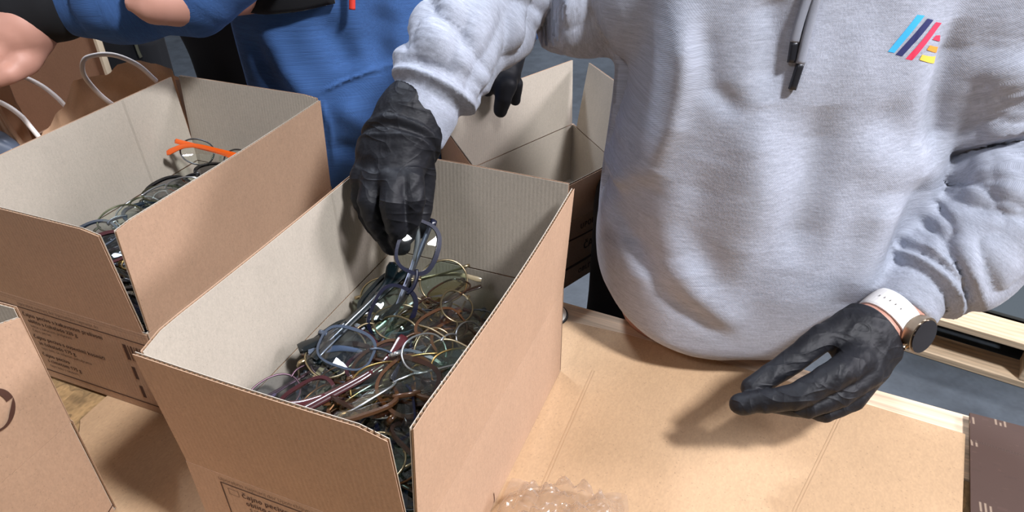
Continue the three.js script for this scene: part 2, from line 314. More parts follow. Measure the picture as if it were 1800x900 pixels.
// shipping pallet on the floor, right
{
  const a = [1.1732, 0.02, -1.6017], b = [1.4191, 0.02, -1.4499];
  const t = thing('shipping_pallet', 'weathered wooden pallet on the floor at the right', 'pallet'); t.position.set(a[0], 0, a[2]); t.rotation.y = -Math.atan2(b[2] - a[2], b[0] - a[0]);
  const slat = (name, w, h, d, x, y, z) => mesh(name, uvMetres(box(w, h, d, x, y, z, 0.003)), M.greyWood, t);
  for (let k = 0; k < 3; k++) slat('bottom_board', 1.25, 0.022, 0.1, 0.35, 0.011, -0.05 - 0.35 * k);
  for (let k = 0; k < 3; k++) for (let q = 0; q < 3; q++) slat('block', 0.1, 0.078, 0.095, -0.22 + 0.545 * q, 0.061, -0.05 - 0.35 * k);
  for (let q = 0; q < 3; q++) slat('stringer', 0.1, 0.022, 0.8, -0.22 + 0.545 * q, 0.111, -0.4);
  for (let k = 0; k < 6; k++) slat('deck_board', 1.25, 0.022, 0.1, 0.35, 0.133, -0.05 - 0.14 * k);
  const l = mesh('grey_floor_mat', uvMetres(box(1.22, 0.012, 0.72, 0, 0.006, 0, 0.003)), std(0x3c4448, 0.75), null);
  l.rotation.y = t.rotation.y; l.position.set(0.35, 0.144, -0.465).applyAxisAngle(new THREE.Vector3(0, 1, 0), t.rotation.y).add(t.position); tag(l, 'dark grey mat lying on the wooden pallet', 'mat');
}
// low crate table that carries the far box
{
  const t = thing('low_stand', 'low wooden stand under the far open box', 'stand'); t.position.set(-0.2, 0, -1.32); t.rotation.y = 0.76;
  mesh('stand_top', uvMetres(box(0.42, 0.03, 0.3, 0, TY - 0.092 - 0.015, 0, 0.003)), M.greyWood, t);
  for (const x of [-0.17, 0.17]) for (const z of [-0.11, 0.11]) mesh('leg', box(0.05, TY - 0.122, 0.05, x, (TY - 0.122) / 2, z), M.greyWood, t);
}

// ---------------------------------------------------------------- open cartons
const BT = 0.003, PITCH = 0.0046;
function mapPos(g, fn) { const p = g.attributes.position, v = new THREE.Vector3(); for (let i = 0; i < p.count; i++) { v.fromBufferAttribute(p, i); fn(v); p.setXYZ(i, v.x, v.y, v.z); } g.computeVertexNormals(); return g; }
// a sheet of corrugated board, x 0..w, y 0..h, outer face towards +z: two liners and the fluting between them
function board(w, h, top, outerExtra = 0) {
  const nx = Math.max(4, Math.round(w / 0.02)), lin = 0.0005, geos = [];
  const liner = (z, y0) => { const g = new THREE.BoxGeometry(w, h - y0, lin, nx, 6, 1).toNonIndexed(); g.translate(w / 2, (h + y0) / 2, z); uvMetres(g); g.clearGroups(); return g; };
  geos.push(liner(BT - lin / 2, -outerExtra), liner(lin / 2, 0));
  const n = Math.round(w / PITCH) * 6, pos = [], uv = [], idx = [];
  for (let i = 0; i <= n; i++) for (let j = 0; j < 3; j++) { pos.push(i / n * w, j / 2 * (h - 0.0006), BT / 2 + Math.sin(i / 6 * 2 * Math.PI) * (BT / 2 - lin)); uv.push(i / n * w, j / 2 * h); }
  for (let i = 0; i < n; i++) for (let j = 0; j < 2; j++) { const a = i * 3 + j; idx.push(a, a + 3, a + 1, a + 3, a + 4, a + 1); }
  const f = new THREE.BufferGeometry(); f.setAttribute('position', new THREE.Float32BufferAttribute(pos, 3)); f.setAttribute('uv', new THREE.Float32BufferAttribute(uv, 2)); f.setIndex(idx); f.computeVertexNormals();
  geos.push(f.toNonIndexed());
  if (top) for (const g of geos) mapPos(g, v => { if (v.y > 0) v.y *= top(v.x / w); });
  return geos;
}
// o: { fl: front-left foot, u, v: directions of the front and of the sides, W, L, wall, flap, lean: [front, right, back, left] degrees, bow, top }
function carton(o) {
  const t = thing('cardboard_box', o.label, 'box', o.group);
  const U = new THREE.Vector3(...o.u).normalize(), Vv = new THREE.Vector3(...o.v).normalize(), O = new THREE.Vector3(...o.fl);
  const C = O.clone().addScaledVector(U, o.W / 2).addScaledVector(Vv, o.L / 2); t.position.copy(C);
  const corner = [O.clone(), O.clone().addScaledVector(U, o.W), O.clone().addScaledVector(U, o.W).addScaledVector(Vv, o.L), O.clone().addScaledVector(Vv, o.L)].map(p => p.sub(C));
  const mats = [M.kraft, M.liner, M.flute], walls = [], flaps = [];
  for (let k = 0; k < 4; k++) {
    const a = corner[k], b = corner[(k + 1) % 4], X = b.clone().sub(a), w = X.length(); X.normalize();
    const Z = X.clone().cross(new THREE.Vector3(0, 1, 0));              // outwards
    const put = (gs, lean, y0, bow, dx) => { const c = Math.cos(lean), s = Math.sin(lean); for (const g of gs) mapPos(g, v => {
      const x = v.x + dx, y = v.y, z = v.z - BT, bend = bow * Math.sin(Math.PI * Math.min(1, Math.max(0, x / w))) * Math.max(0, y) / 0.12, yy = y * c - z * s, zz = y * s + z * c + bend;
      v.set(a.x + X.x * x + Z.x * zz, y0 + yy, a.z + X.z * x + Z.z * zz); }); const m = mergeGeometries(gs, true); return m; };
    const wall = mesh('wall', put(board(w - (k % 2 ? 2 * BT : 0), o.wall - 0.0015, null, 0), 0, 0.0005, 0, k % 2 ? BT : 0), mats, t);
    const in_ = o.inset?.[k] ?? [0.002, 0.002], flap = mesh('flap', put(board(w - in_[0] - in_[1], o.flap, o.top?.[k], 0.0015), THREE.MathUtils.degToRad(o.lean[k]), o.wall + 0.0008, o.bow?.[k] ?? 0, in_[0]), mats, t);
    walls.push({ wall, a, X, Z, w }); flaps.push(flap);
    if (o.score?.[k]) for (const [h, y0, lean, part] of [[o.wall - 0.004, 0.0005, 0, wall], [o.flap - 0.002, o.wall + 0.0008, THREE.MathUtils.degToRad(o.lean[k]), flap]])   // the pressed score line down the inside
      mesh('crease', put([-1, 1].map(q => { const g = new THREE.CylinderGeometry(0.0007, 0.0007, h, 6, 8).toNonIndexed(); g.scale(1, 1, 0.5); g.translate(o.score[k] + q * 0.0010, h / 2 + 0.001, 0.0001); g.clearGroups(); return g; }), lean, y0, lean ? o.bow?.[k] ?? 0 : 0, 0), M.liner, part);
  }
  // bottom: a board of the same stuff
  const bg = [0, 1].map(q => { const g = new THREE.BufferGeometry(), h = q * 0.0015 + 0.0005; const P = corner.map(p => [p.x, h, p.z]); g.setAttribute('position', new THREE.Float32BufferAttribute([...P[0], ...P[1], ...P[2], ...P[0], ...P[2], ...P[3]], 3)); g.setAttribute('uv', new THREE.Float32BufferAttribute([0, 0, o.W, 0, o.W, o.L, 0, 0, o.W, o.L, 0, o.L], 2)); g.computeVertexNormals(); return g; });
  mesh('bottom', mergeGeometries(bg, true), [M.kraft, M.liner], t);
  return { t, walls, flaps };
}
// flat print on the outer face of a wall: draw(ctx, width px, height px) on a clear ground
function print(wall, x0, x1, y0, y1, draw, ppm = 5200, part = wall.wall, out = 0.0004) {
  const { a, X, Z } = wall, cv = document.createElement('canvas'); cv.width = Math.round((x1 - x0) * ppm); cv.height = Math.round((y1 - y0) * ppm);
  const c = cv.getContext('2d'); c.fillStyle = c.strokeStyle = 'rgb(74,45,34)'; draw(c, cv.width, cv.height);
  const tx = new THREE.CanvasTexture(cv); tx.colorSpace = THREE.SRGBColorSpace; tx.anisotropy = 8;
  const g = new THREE.PlaneGeometry(x1 - x0, y1 - y0), R = new THREE.Matrix4().makeBasis(X, new THREE.Vector3(0, 1, 0), Z);
  g.applyMatrix4(R); const m = (x0 + x1) / 2; g.translate(a.x + X.x * m + Z.x * out, (y0 + y1) / 2, a.z + X.z * m + Z.z * out);
  const me = mesh('printed_text', g, new THREE.MeshStandardMaterial({ map: tx, transparent: true, roughness: 0.8 }), part); me.castShadow = false; return me;
}
const deg = Math.PI / 180, dir = a => [Math.cos(a * deg), 0, Math.sin(a * deg)], away = a => [Math.sin(a * deg), 0, -Math.cos(a * deg)];
const corn = (l, r) => x => Math.min(1 - Math.max(0, 1 - x / 0.06) ** 2 * l, 1 - Math.max(0, 1 - (1 - x) / 0.09) ** 2 * r);
function para(c, W, H, S, lines) { for (const [txt, x, y, size, bold] of lines) { c.font = `${bold ? 'bold ' : ''}${size * S}px sans-serif`; c.fillText(txt, x * S, y * S); } }
const main = carton({ label: 'open cardboard box in the middle, heaped with eyeglasses, with printed front', fl: [-0.2728, TY + 0.0035, -0.4011], u: dir(22.3), v: away(22.3), W: 0.216, L: 0.341, wall: 0.124, flap: 0.1242,
  lean: [4, 3.5, 4, 1.5], bow: [0.001, 0.004, 0.002, -0.002], inset: [[0.001, 0.005], [0.004, 0.001], [0.001, 0.004], [0.005, 0.0005]], score: [0, 0, 0, 0.095], top: [corn(0, 0.05), corn(0.02, 0), null, corn(0, 0.05)] });
print(main.walls[0], 0.030, 0.214, 0.005, 0.122, (c, W, H) => {
  const S = 5.2; c.globalAlpha = 0.75; para(c, W, H, S, [['Uporabno najmanj do/ Upotrebljivo najmanje do:', 2, 7, 5.6], ]);
  c.globalAlpha = 1; c.lineWidth = 1.1 * S; c.strokeRect(3 * S, 10 * S, 176 * S, 100 * S);
  c.lineWidth = 0.4 * S; for (const y of [15, 49, 80]) c.strokeRect(9 * S, y * S, 10 * S, 7 * S);
  para(c, W, H, S, [['Čajno pecivo s kosmiči', 22, 21, 7.6, 1], ['oblito s čokolado 220 g', 24, 30, 7.2, 1], ['S 100 KOS/KOM  Šarža', 26, 37, 5.2], ['Šifra 000/KOM', 30, 44, 5.2],
    ['Čajno pecivo s kakavom', 22, 56, 7.6, 1], ['čokolado 175 g', 24, 65, 7.2, 1], ['KOS/KOM', 26, 72, 5.2], ['Čajno pecivo', 22, 88, 7.6, 1], ['oblito 150 g', 24, 97, 7.2, 1]]);
});
const second = carton({ label: 'open cardboard box on the left in front of the paper bag, printed front', fl: [-0.588, TY + 0.0035, -0.650], u: dir(22), v: away(22), W: 0.232, L: 0.336, wall: 0.124, flap: 0.124,
  lean: [3, 3, 5, 3], bow: [0, 0.003, 0, 0], inset: [[0.001, 0.004], [0.005, 0.001], [0.006, 0.001], [0.001, 0.003]], score: [0, 0, 0, 0.088], top: [corn(0, 0.03), corn(0.02, 0), corn(0.02, 0), null] });
print(second.walls[0], 0.004, 0.23, 0.002, 0.123, (c, W, H) => {
  const S = 5.2; c.globalAlpha = 0.45; for (const y of [2, 5]) c.fillRect(0, y * S, W, 0.5 * S); c.globalAlpha = 0.8;
  para(c, W, H, S, [['Uporabno najmanj do/ Upotrebljivo najmanje do:', 40, 12, 5.4]]); c.globalAlpha = 1; c.fillRect(0, 15 * S, W, 1.3 * S);
  para(c, W, H, S, [['Čajno pecivo s kakavovim prelivom', 40, 27, 7, 1], ['oblito s čokolado 220 g', 44, 36, 6.8, 1], ['kekse s kakaovim preljevom', 44, 43, 5], ['Čajno pecivo', 44, 49, 5],
    ['Čajno pecivo s ovsenimi kosmiči', 40, 60, 7, 1], ['in čokolado 175 g', 44, 69, 6.8, 1], ['čajni keks sa zobenim pahuljicama', 44, 76, 5], ['Čajno pecivo', 40, 87, 7, 1], ['s cimetom 175 g', 44, 96, 6.8, 1], ['čajni keks s okusom', 44, 103, 5]]);
  c.fillRect(0, 110 * S, W, 1.6 * S); c.globalAlpha = 0.85;
  for (const [y, h] of [[24, 22], [56, 18], [84, 18]]) { let q = 186; for (let k = 0; k < 6; k++) { const w = [5, 1.5, 2.5, 1, 3, 1.5][k]; if (y === 24 || k === 0) c.fillRect(q * S, y * S, w * S, h * S); q += w + 2; } }
});
const near = carton({ label: 'cardboard box at the lower left corner with a printed letter O', fl: [-0.39 - 0.216 * Math.cos(20 * deg) - 0.341 * Math.sin(20 * deg), TY + 0.0035, -0.448 - 0.216 * Math.sin(20 * deg) + 0.341 * Math.cos(20 * deg)], u: dir(20), v: away(20), W: 0.216, L: 0.341, wall: 0.124, flap: 0.124,
  lean: [2, 1, 1, 2], top: [null, corn(0, 0.06), null, null] });
print(near.walls[1], 0.16, 0.34, 0.002, 0.123, (c, W, H) => { c.lineWidth = 7; c.beginPath(); c.moveTo(W - 60, H - 6); c.lineTo(W - 34, H - 22); c.lineTo(W - 4, H - 34); c.stroke(); });
print(near.walls[1], 0.24, 0.335, 0.155, 0.215, (c, W, H) => { c.beginPath(); c.ellipse(W * 0.54, H * 0.5, 82, 100, 0, 0, 7); c.ellipse(W * 0.54 - 6, H * 0.5, 58, 88, 0, 0, 7, true); c.fill('evenodd'); }, 5200, near.flaps[1], 0.0022);
print(main.walls[1], 0.128, 0.150, 0.002, 0.020, (c, W, H) => { c.lineWidth = 6; c.beginPath(); c.moveTo(W * 0.46, H * 0.12); c.lineTo(W * 0.5, H * 0.8); c.lineTo(W * 0.42, H * 0.86); c.stroke(); });
const far = carton({ label: 'empty open cardboard box held by the person in blue', fl: [0.1215 - 0.33 * 0.722 + 0.265 * 0.35, TY - 0.092, -1.30 + 0.33 * 0.692 + 0.265 * 0.937], u: [0.722, 0, -0.692], v: [-0.35, 0, -0.937], W: 0.33, L: 0.265, wall: 0.121, flap: 0.124,
  lean: [27, 9, 2, 4], inset: [[0.001, 0.001], [0.001, 0.022], [0.006, 0.001], [0.001, 0.001]] });
print(far.walls[0], 0.15, 0.33, 0.002, 0.118, (c, W, H) => { const S = 5.2; c.lineWidth = 5 * S; c.beginPath(); c.moveTo(0, 82 * S); c.quadraticCurveTo(100 * S, 86 * S, 190 * S, 70 * S); c.stroke(); c.lineWidth = 3 * S; c.beginPath(); c.moveTo(0, 30 * S); c.quadraticCurveTo(100 * S, 40 * S, 190 * S, 20 * S); c.stroke();
  para(c, W, H, S, [['UPORABNO NAJMANJ', 30, 20, 13, 1], ['ČAJNO PECIVO', 40, 62, 18, 1], ['OBLITO S ČOKOLADO', 30, 104, 12, 1]]); });

// ---------------------------------------------------------------- people
const lerp = (a, b, t) => a + (b - a) * t;
// a trunk from cross-sections [y, cx, cz, half width, half depth]
function trunk(rows, n = 2.4) {
  return (x, y, z) => {
    let i = 0; while (i < rows.length - 2 && y > rows[i + 1][0]) i++;
    const A = rows[i], B = rows[i + 1]; let t = (y - A[0]) / (B[0] - A[0]); t = t < 0 ? 0 : t > 1 ? 1 : t; const s = t * t * (3 - 2 * t) * 0.5 + t * 0.5;
    const cx = lerp(A[1], B[1], s), cz = lerp(A[2], B[2], s), ax = lerp(A[3], B[3], s), az = lerp(A[4], B[4], s), dx = x - cx, dz = z - cz;
    const k = Math.pow(Math.pow(Math.abs(dx / ax), n) + Math.pow(Math.abs(dz / az), n), 1 / n), l = Math.hypot(dx, dz);
    return k < 1e-3 ? -Math.min(ax, az) : l * (1 - 1 / k) * 0.92;
  };
}
// folds seen from the front: lines in x, y; height > 0 raises the cloth
function frontFolds(list) {
  const L = list.map(([pts, h, w]) => ({ pts: pts.map(p => [p[0], p[1]]), h, w, lo: [Math.min(...pts.map(p => p[0])) - 3 * w, Math.min(...pts.map(p => p[1])) - 3 * w], hi: [Math.max(...pts.map(p => p[0])) + 3 * w, Math.max(...pts.map(p => p[1])) + 3 * w] }));
  return (x, y) => {
    let r = 0;
    for (const f of L) {
      if (x < f.lo[0] || x > f.hi[0] || y < f.lo[1] || y > f.hi[1]) continue;
      let best = 1e9, bt = 0; const n = f.pts.length - 1;
      for (let i = 0; i < n; i++) {
        const ax = f.pts[i][0], ay = f.pts[i][1], dx = f.pts[i + 1][0] - ax, dy = f.pts[i + 1][1] - ay, ll = dx * dx + dy * dy; let t = ((x - ax) * dx + (y - ay) * dy) / ll; t = t < 0 ? 0 : t > 1 ? 1 : t;
        const d = (x - ax - t * dx) ** 2 + (y - ay - t * dy) ** 2; if (d < best) { best = d; bt = (i + t) / n; }
      }
      r += f.h * Math.exp(-best / (f.w * f.w)) * Math.min(1, 4 * bt + 0.15) * Math.min(1, 4 * (1 - bt) + 0.15);
    }
    return r;
  };
}
// folds around a sleeve: [s, height, width, slant, phase, reach, centre angle]
function sleeveFolds(list) {
  return (s, th) => {
    let r = 0;
    for (const [s0, h, w, sl, ph, reach, ca] of list) {
      const d = (s - s0 - sl * Math.cos(th - ph)) / w; if (d > 3 || d < -3) continue;
      const c = reach >= 9 ? 1 : Math.exp(-2 * (1 - Math.cos(th - ca)) / (reach * reach));
      r += h * (h < 0 ? Math.exp(-Math.pow(Math.abs(d), 1.3)) : Math.exp(-d * d)) * c;
    }
    return r;
  };
}
const drape = (x, y, z, f, h) => (noise(x * f, y * f * 0.55, z * f) - 0.5) * h;

// ---- person in the grey hoodie
const grey = thing('person', 'person in a light grey hoodie and black gloves reaching into the middle box', 'person');
{
  const gw = [-0.1012, 1.1563, -0.685], ge = [0.0, 1.29, -0.845], gs = [0.155, 1.30, -0.80];
  const armR = Limb.along([[-0.1041, 1.1389, -0.682], [-0.0831, 1.172, -0.703], [-0.0611, 1.2036, -0.735], [-0.0199, 1.2368, -0.79], [0.026, 1.2695, -0.84], [0.086, 1.2458, -0.83], [0.1498, 1.2553, -0.8]],
    [[0, 0.0365], [0.044, 0.0385], [0.053, 0.0455], [0.066, 0.0515], [0.12, 0.053], [0.2, 0.057], [0.27, 0.066], [0.33, 0.074], [0.42, 0.085], [0.5, 0.092]], [0, 0, 1]);
  const armL = Limb.along([[0.4163, 0.963, -0.6038], [0.4331, 0.978, -0.618], [0.4602, 0.994, -0.6299], [0.4916, 1.02, -0.6366], [0.5241, 1.06, -0.6538], [0.5413, 1.0955, -0.722], [0.5025, 1.188, -0.735], [0.45, 1.33, -0.77]],
    [[0, 0.0352], [0.034, 0.0368], [0.043, 0.046], [0.056, 0.0525], [0.12, 0.056], [0.2, 0.062], [0.28, 0.07], [0.36, 0.078], [0.5, 0.086], [0.7, 0.09]], [0, 0, 1]);
  const tr = trunk([[0.86, 0.285, -0.735, 0.165, 0.118], [0.90, 0.287, -0.742, 0.177, 0.130], [0.97, 0.290, -0.748, 0.181, 0.136], [1.06, 0.296, -0.755, 0.187, 0.132], [1.18, 0.300, -0.762, 0.184, 0.118], [1.30, 0.300, -0.775, 0.182, 0.106], [1.40, 0.305, -0.79, 0.16, 0.09], [1.47, 0.305, -0.80, 0.07, 0.07]]);
  const ff = frontFolds([
    [[[0.1527, 1.2817, -0.66], [0.1577, 1.2141, -0.66], [0.1527, 1.1549, -0.65], [0.1301, 1.0976, -0.64], [0.1027, 1.0603, -0.63]], 0.0202, 0.020],
    [[[0.1333, 1.2769, -0.68], [0.1364, 1.19, -0.68], [0.1275, 1.1095, -0.68], [0.105, 1.0712, -0.67]], -0.0202, 0.018],
    [[[0.1809, 1.2592, -0.65], [0.1945, 1.1934, -0.64], [0.224, 1.1702, -0.64]], -0.0062, 0.012],
    [[[0.2373, 1.2832, -0.65], [0.2463, 1.243, -0.65], [0.2463, 1.183, -0.65]], -0.0093, 0.016],
    [[[0.2975, 1.1807, -0.64], [0.3012, 1.1007, -0.63], [0.2938, 1.0109, -0.62]], -0.0093, 0.022],
    [[[0.2338, 1.1758, -0.64], [0.2455, 1.095, -0.63], [0.2312, 0.9895, -0.62]], 0.0078, 0.024],
    [[[0.346, 1.176, -0.65], [0.3803, 1.1519, -0.65], [0.4089, 1.1284, -0.66]], -0.0056, 0.022],
    [[[0.3351, 1.1389, -0.64], [0.3912, 1.1145, -0.65], [0.4389, 1.1219, -0.67]], 0.0050, 0.022],
    [[[0.3871, 1.0885, -0.65], [0.3804, 1.0324, -0.64], [0.3631, 0.9646, -0.63]], 0.0093, 0.026],
    [[[0.4291, 1.0972, -0.67], [0.4212, 1.048, -0.66], [0.4133, 0.9957, -0.65]], -0.0124, 0.02],
    [[[0.1423, 1.1029, -0.63], [0.1285, 1.049, -0.62], [0.1534, 0.9755, -0.62]], -0.0109, 0.022],
    [[[0.1776, 1.0125, -0.61], [0.1983, 0.9749, -0.6], [0.2485, 0.9265, -0.6]], 0.0078, 0.022],
    [[[0.1209, 1.0351, -0.62], [0.1709, 0.9674, -0.61], [0.2436, 0.9184, -0.6]], -0.0062, 0.012],
    [[[0.1962, 1.1212, -0.63], [0.1869, 1.0482, -0.62], [0.2177, 0.9821, -0.61]], -0.0062, 0.02],
    [[[0.4176, 1.2534, -0.66], [0.4219, 1.1767, -0.66], [0.4389, 1.1037, -0.67]], -0.0186, 0.018],
  ]);
  // gathered cloth: rounded swells with sharp valleys that run around the arm, slanting and dying out unevenly
  const gather = (k, f, sl, ph, A) => (s, th) => {
    const c = Math.cos(th), n = Math.sin(th), q = s + sl * Math.cos(th - ph), w = 0.5 * noise(q * 18 + k, c * 1.3 + k, n * 1.3);
    const v = Math.abs(2 * noise(q * f + w * 1.6, c * 0.85 + k * 3 + q * 6, n * 0.85 + w) - 1), u = Math.abs(2 * noise(q * f * 0.62 + 9 + w, c * 1.4 + k, n * 1.4 + q * 9) - 1);
    return A * (0.62 * Math.pow(v, 0.75) + 0.5 * Math.pow(u, 0.8) - 0.5);
  };
  const seamR = sleeveFolds([[0.041, -0.003, 0.004, 0, 1, 9, 0], [0.050, 0.005, 0.005, 0.002, 1, 9, 0], [0.061, -0.006, 0.006, 0.008, 1.4, 2.2, 0.2], [0.165, -0.008, 0.008, 0.03, 1.5, 1.2, 0.5], [0.275, -0.014, 0.010, 0.012, 0.8, 1.6, 0.2], [0.30, 0.008, 0.013, 0.012, 0.2, 1.5, 0], [0.335, -0.010, 0.012, 0.015, 0.9, 1.3, 0.6], [0.39, -0.008, 0.014, 0.02, 1.3, 1.2, -0.4]]);
  const seamL = sleeveFolds([[0.031, -0.003, 0.004, 0, 1, 9, 0], [0.040, 0.005, 0.005, 0.002, 1, 9, 0], [0.051, -0.006, 0.006, 0.008, 1.2, 2.4, 0.1], [0.150, -0.009, 0.008, 0.02, 1.4, 1.4, 0.1], [0.235, -0.012, 0.009, 0.016, 0.3, 1.8, 0.1], [0.31, -0.010, 0.012, 0.02, 1, 1.5, 0.3]]);
  const gR = gather(3, 34, 0.022, 1.4, 0.021), gL2 = gather(11, 36, 0.018, 1.1, 0.018), fade = (s, a) => Math.min(1, Math.max(0, (s - a) * 45)) * (s > 0.27 ? Math.max(0.35, 1 - (s - 0.27) * 6) : 1);
  const fR = (s, th) => seamR(s, th) + gR(s, th) * fade(s, 0.05), fL = (s, th) => seamL(s, th) + gL2(s, th) * fade(s, 0.04);
  const hemY = (x) => 0.872 + 1.15 * Math.max(0, 0.245 - x) ** 1.7 + 0.25 * Math.max(0, x - 0.3) ** 1.5;
  const shape = (x, y, z) => {
    let t = tr(x, y, z); const a = armR.at(x, y, z, true), b = armL.at(x, y, z, true);
    if (t < 0.05 && t > -0.05) { if (z > -0.78) t -= ff(x, y); t -= drape(x, y, z, 13, 0.010) + drape(x + 3, y, z, 34, 0.003); t = smax(t, hemY(x) - y + 0.004 * (noise(x * 30, 3, z * 30) - 0.5), 0.022); }
    else t = smax(t, hemY(x) - y, 0.022);
    let A = a, B = b;
    if (Math.abs(a) < 0.045) { A -= fR(armR.s, armR.th) + (armR.s > 0.06 ? drape(x + 5, y, z, 26, 0.007) : 0); }
    if (Math.abs(b) < 0.045) { B -= fL(armL.s, armL.th) + (armL.s > 0.05 ? drape(x + 9, y, z, 26, 0.007) : 0); }
    { const q = armR.seg[0]; A = smax(A, -((x - q.a.x) * q.d.x + (y - q.a.y) * q.d.y + (z - q.a.z) * q.d.z), 0.006); }
    { const q = armL.seg[0]; B = smax(B, -((x - q.a.x) * q.d.x + (y - q.a.y) * q.d.y + (z - q.a.z) * q.d.z), 0.006); }
    return [t, A, B];
  };
  const sdf = (x, y, z) => { const [t, A, B] = shape(x, y, z); return smin(smin(t, A, 0.02), B, 0.02); };
  const uvOf = {
    limb(x, y, z) { const t = tr(x, y, z), a = armR.at(x, y, z), b = armL.at(x, y, z); const l = a < t - 0.004 && a <= b ? 1 : b < t - 0.004 && b < a ? 2 : 0; if (!l) return (x > 0.425 || x < 0.165) && z > -0.76 && y > 1.12 ? 3 : 0; const q = l === 1 ? armR : armL; q.at(x, y, z, true); return q.s > (l === 1 ? 0.36 : 0.40) ? 3 : l; },
    uv(l, x, y, z) { if (l === 3) return [x + 0.3, y, 0]; if (l) { const q = l === 1 ? armR : armL; q.at(x, y, z, true); const w = 2 * Math.PI * 0.07; return [q.th * 0.07, q.s, w]; } return [Math.atan2(x - 0.29, z + 0.75) * 0.16, y, 2 * Math.PI * 0.16]; },
  };
  const hoodieGeo = surfaceNet(sdf, [-0.2, 0.84, -0.95], [0.74, 1.46, -0.54], 0.0037, uvOf);
  const hoodie = mesh('hoodie', hoodieGeo, M.hoodie, null); grey.add(hoodie); hoodie.name = 'hoodie';
  used.hoodie = undefined;

  // ---- gloved right hand, pointing down into the box
  const fing = (pts, r) => new Limb(pts, r);
  function handMesh(parts, palm, lo, hi, wr, k = 0.0075, cut = null) {
    const f = (x, y, z) => {
      let d = palm(x, y, z); if (d > 0.16) return d;
      let e = 1e9; for (const q of parts) e = smin(e, q.at(x, y, z), 0.0016);
      d = smin(d, e, k); if (Math.abs(d) < 0.02) d -= wr(x, y, z);
      if (cut) d = smax(d, (x - cut[0].x) * cut[1].x + (y - cut[0].y) * cut[1].y + (z - cut[0].z) * cut[1].z, 0.004);
      return d;
    };
    const g = surfaceNet(f, lo, hi, 0.0022), p = g.attributes.position, u = g.attributes.uv; for (let i = 0; i < p.count; i++) u.setXY(i, p.getX(i) + 0.35 * p.getZ(i), p.getY(i) - 0.6 * p.getZ(i)); return g;
  }
  const ridged = (x, y, z, f) => 1 - Math.abs(2 * noise(x * f, y * f, z * f) - 1);
  const R = [fing([[-0.0975, 1.1195, -0.622], [-0.0948, 1.1047, -0.61], [-0.0995, 1.0829, -0.61], [-0.1076, 1.0566, -0.62]], [0.0122, 0.0118, 0.0106, 0.0090]),
    fing([[-0.1134, 1.1192, -0.616], [-0.1149, 1.1057, -0.6], [-0.1139, 1.0801, -0.602], [-0.1128, 1.0455, -0.616]], [0.0128, 0.0122, 0.0108, 0.009]),
    fing([[-0.134, 1.1153, -0.626], [-0.1381, 1.1003, -0.612], [-0.1343, 1.0755, -0.612], [-0.1245, 1.0417, -0.622]], [0.0124, 0.012, 0.0105, 0.0088]),
    fing([[-0.1488, 1.1121, -0.642], [-0.1514, 1.0909, -0.638], [-0.1477, 1.0668, -0.64], [-0.1394, 1.0418, -0.644]], [0.0115, 0.0108, 0.0094, 0.008]),
    fing([[-0.0952, 1.1237, -0.668], [-0.0921, 1.0951, -0.66], [-0.0934, 1.0738, -0.65], [-0.0985, 1.0533, -0.636]], [0.0165, 0.0135, 0.0115, 0.0098])];
  const palmR = [new Limb([[-0.1011, 1.1474, -0.677], [-0.1035, 1.1378, -0.66], [-0.1044, 1.1153, -0.63]], [0.030, 0.026, 0.0165]), new Limb([[-0.1059, 1.145, -0.677], [-0.1187, 1.1315, -0.658], [-0.1202, 1.1143, -0.63]], [0.030, 0.027, 0.018]), new Limb([[-0.1109, 1.1441, -0.679], [-0.1322, 1.1284, -0.662], [-0.1427, 1.1107, -0.642]], [0.028, 0.024, 0.0155]),
    new Limb([[-0.0978, 1.1615, -0.69], [-0.1073, 1.1425, -0.677]], [0.0345, 0.0335])];
  const pR = (x, y, z) => { let d = 1e9; for (const q of palmR) d = smin(d, q.at(x, y, z), 0.014); return d; };
  const axR = new Limb([[-0.0942, 1.1672, -0.7], [-0.1073, 1.1425, -0.677], [-0.1175, 1.1203, -0.64]], [0, 0, 0]);
  const bandR = (x, y, z) => { axR.at(x, y, z, true); const s = axR.s; return 0.0022 * Math.exp(-(((s - 0.045) / 0.004) ** 2)) - 0.002 * Math.exp(-(((s - 0.052) / 0.0025) ** 2)) + 0.0016 * Math.exp(-(((s - 0.058 - 0.004 * Math.sin(axR.th * 2)) / 0.0025) ** 2)); };
  const gloveGeoR = handMesh(R, pR, [-0.21, 1.0, -0.75], [-0.05, 1.21, -0.56], (x, y, z) => bandR(x, y, z) + 0.0020 * (ridged(x * 0.8 + y * 0.8, (y - x) * 1.9, z, 38) - 0.6) + 0.0006 * (ridged(x - y, y + x, z, 95) - 0.6));
  const gloveR = mesh('glove', gloveGeoR, M.glove, grey, 'black glove on the hand in the box');
  // ---- gloved left hand over the table, thumb and forefinger meeting
  const Lf = [fing([[0.3576, 0.966, -0.5738], [0.3122, 0.971, -0.5526], [0.276, 0.96, -0.53], [0.233, 0.946, -0.5086]], [0.0175, 0.0140, 0.0124, 0.0102]),
    fing([[0.3405, 0.96, -0.5305], [0.3106, 0.968, -0.5047], [0.2677, 0.954, -0.4878], [0.2186, 0.94, -0.4927]], [0.0160, 0.0142, 0.0124, 0.0102]),
    fing([[0.3504, 0.946, -0.5265], [0.3147, 0.944, -0.5], [0.2827, 0.938, -0.4898], [0.2395, 0.936, -0.5]], [0.0145, 0.0125, 0.0105, 0.0086]),
    fing([[0.365, 0.936, -0.5385], [0.3374, 0.928, -0.5108], [0.3061, 0.922, -0.4988], [0.2799, 0.928, -0.4995]], [0.0135, 0.0118, 0.0102, 0.0085]),
    fing([[0.3805, 0.928, -0.5561], [0.3601, 0.916, -0.5336], [0.3395, 0.914, -0.5215], [0.3146, 0.922, -0.514]], [0.0125, 0.0106, 0.0094, 0.008])];
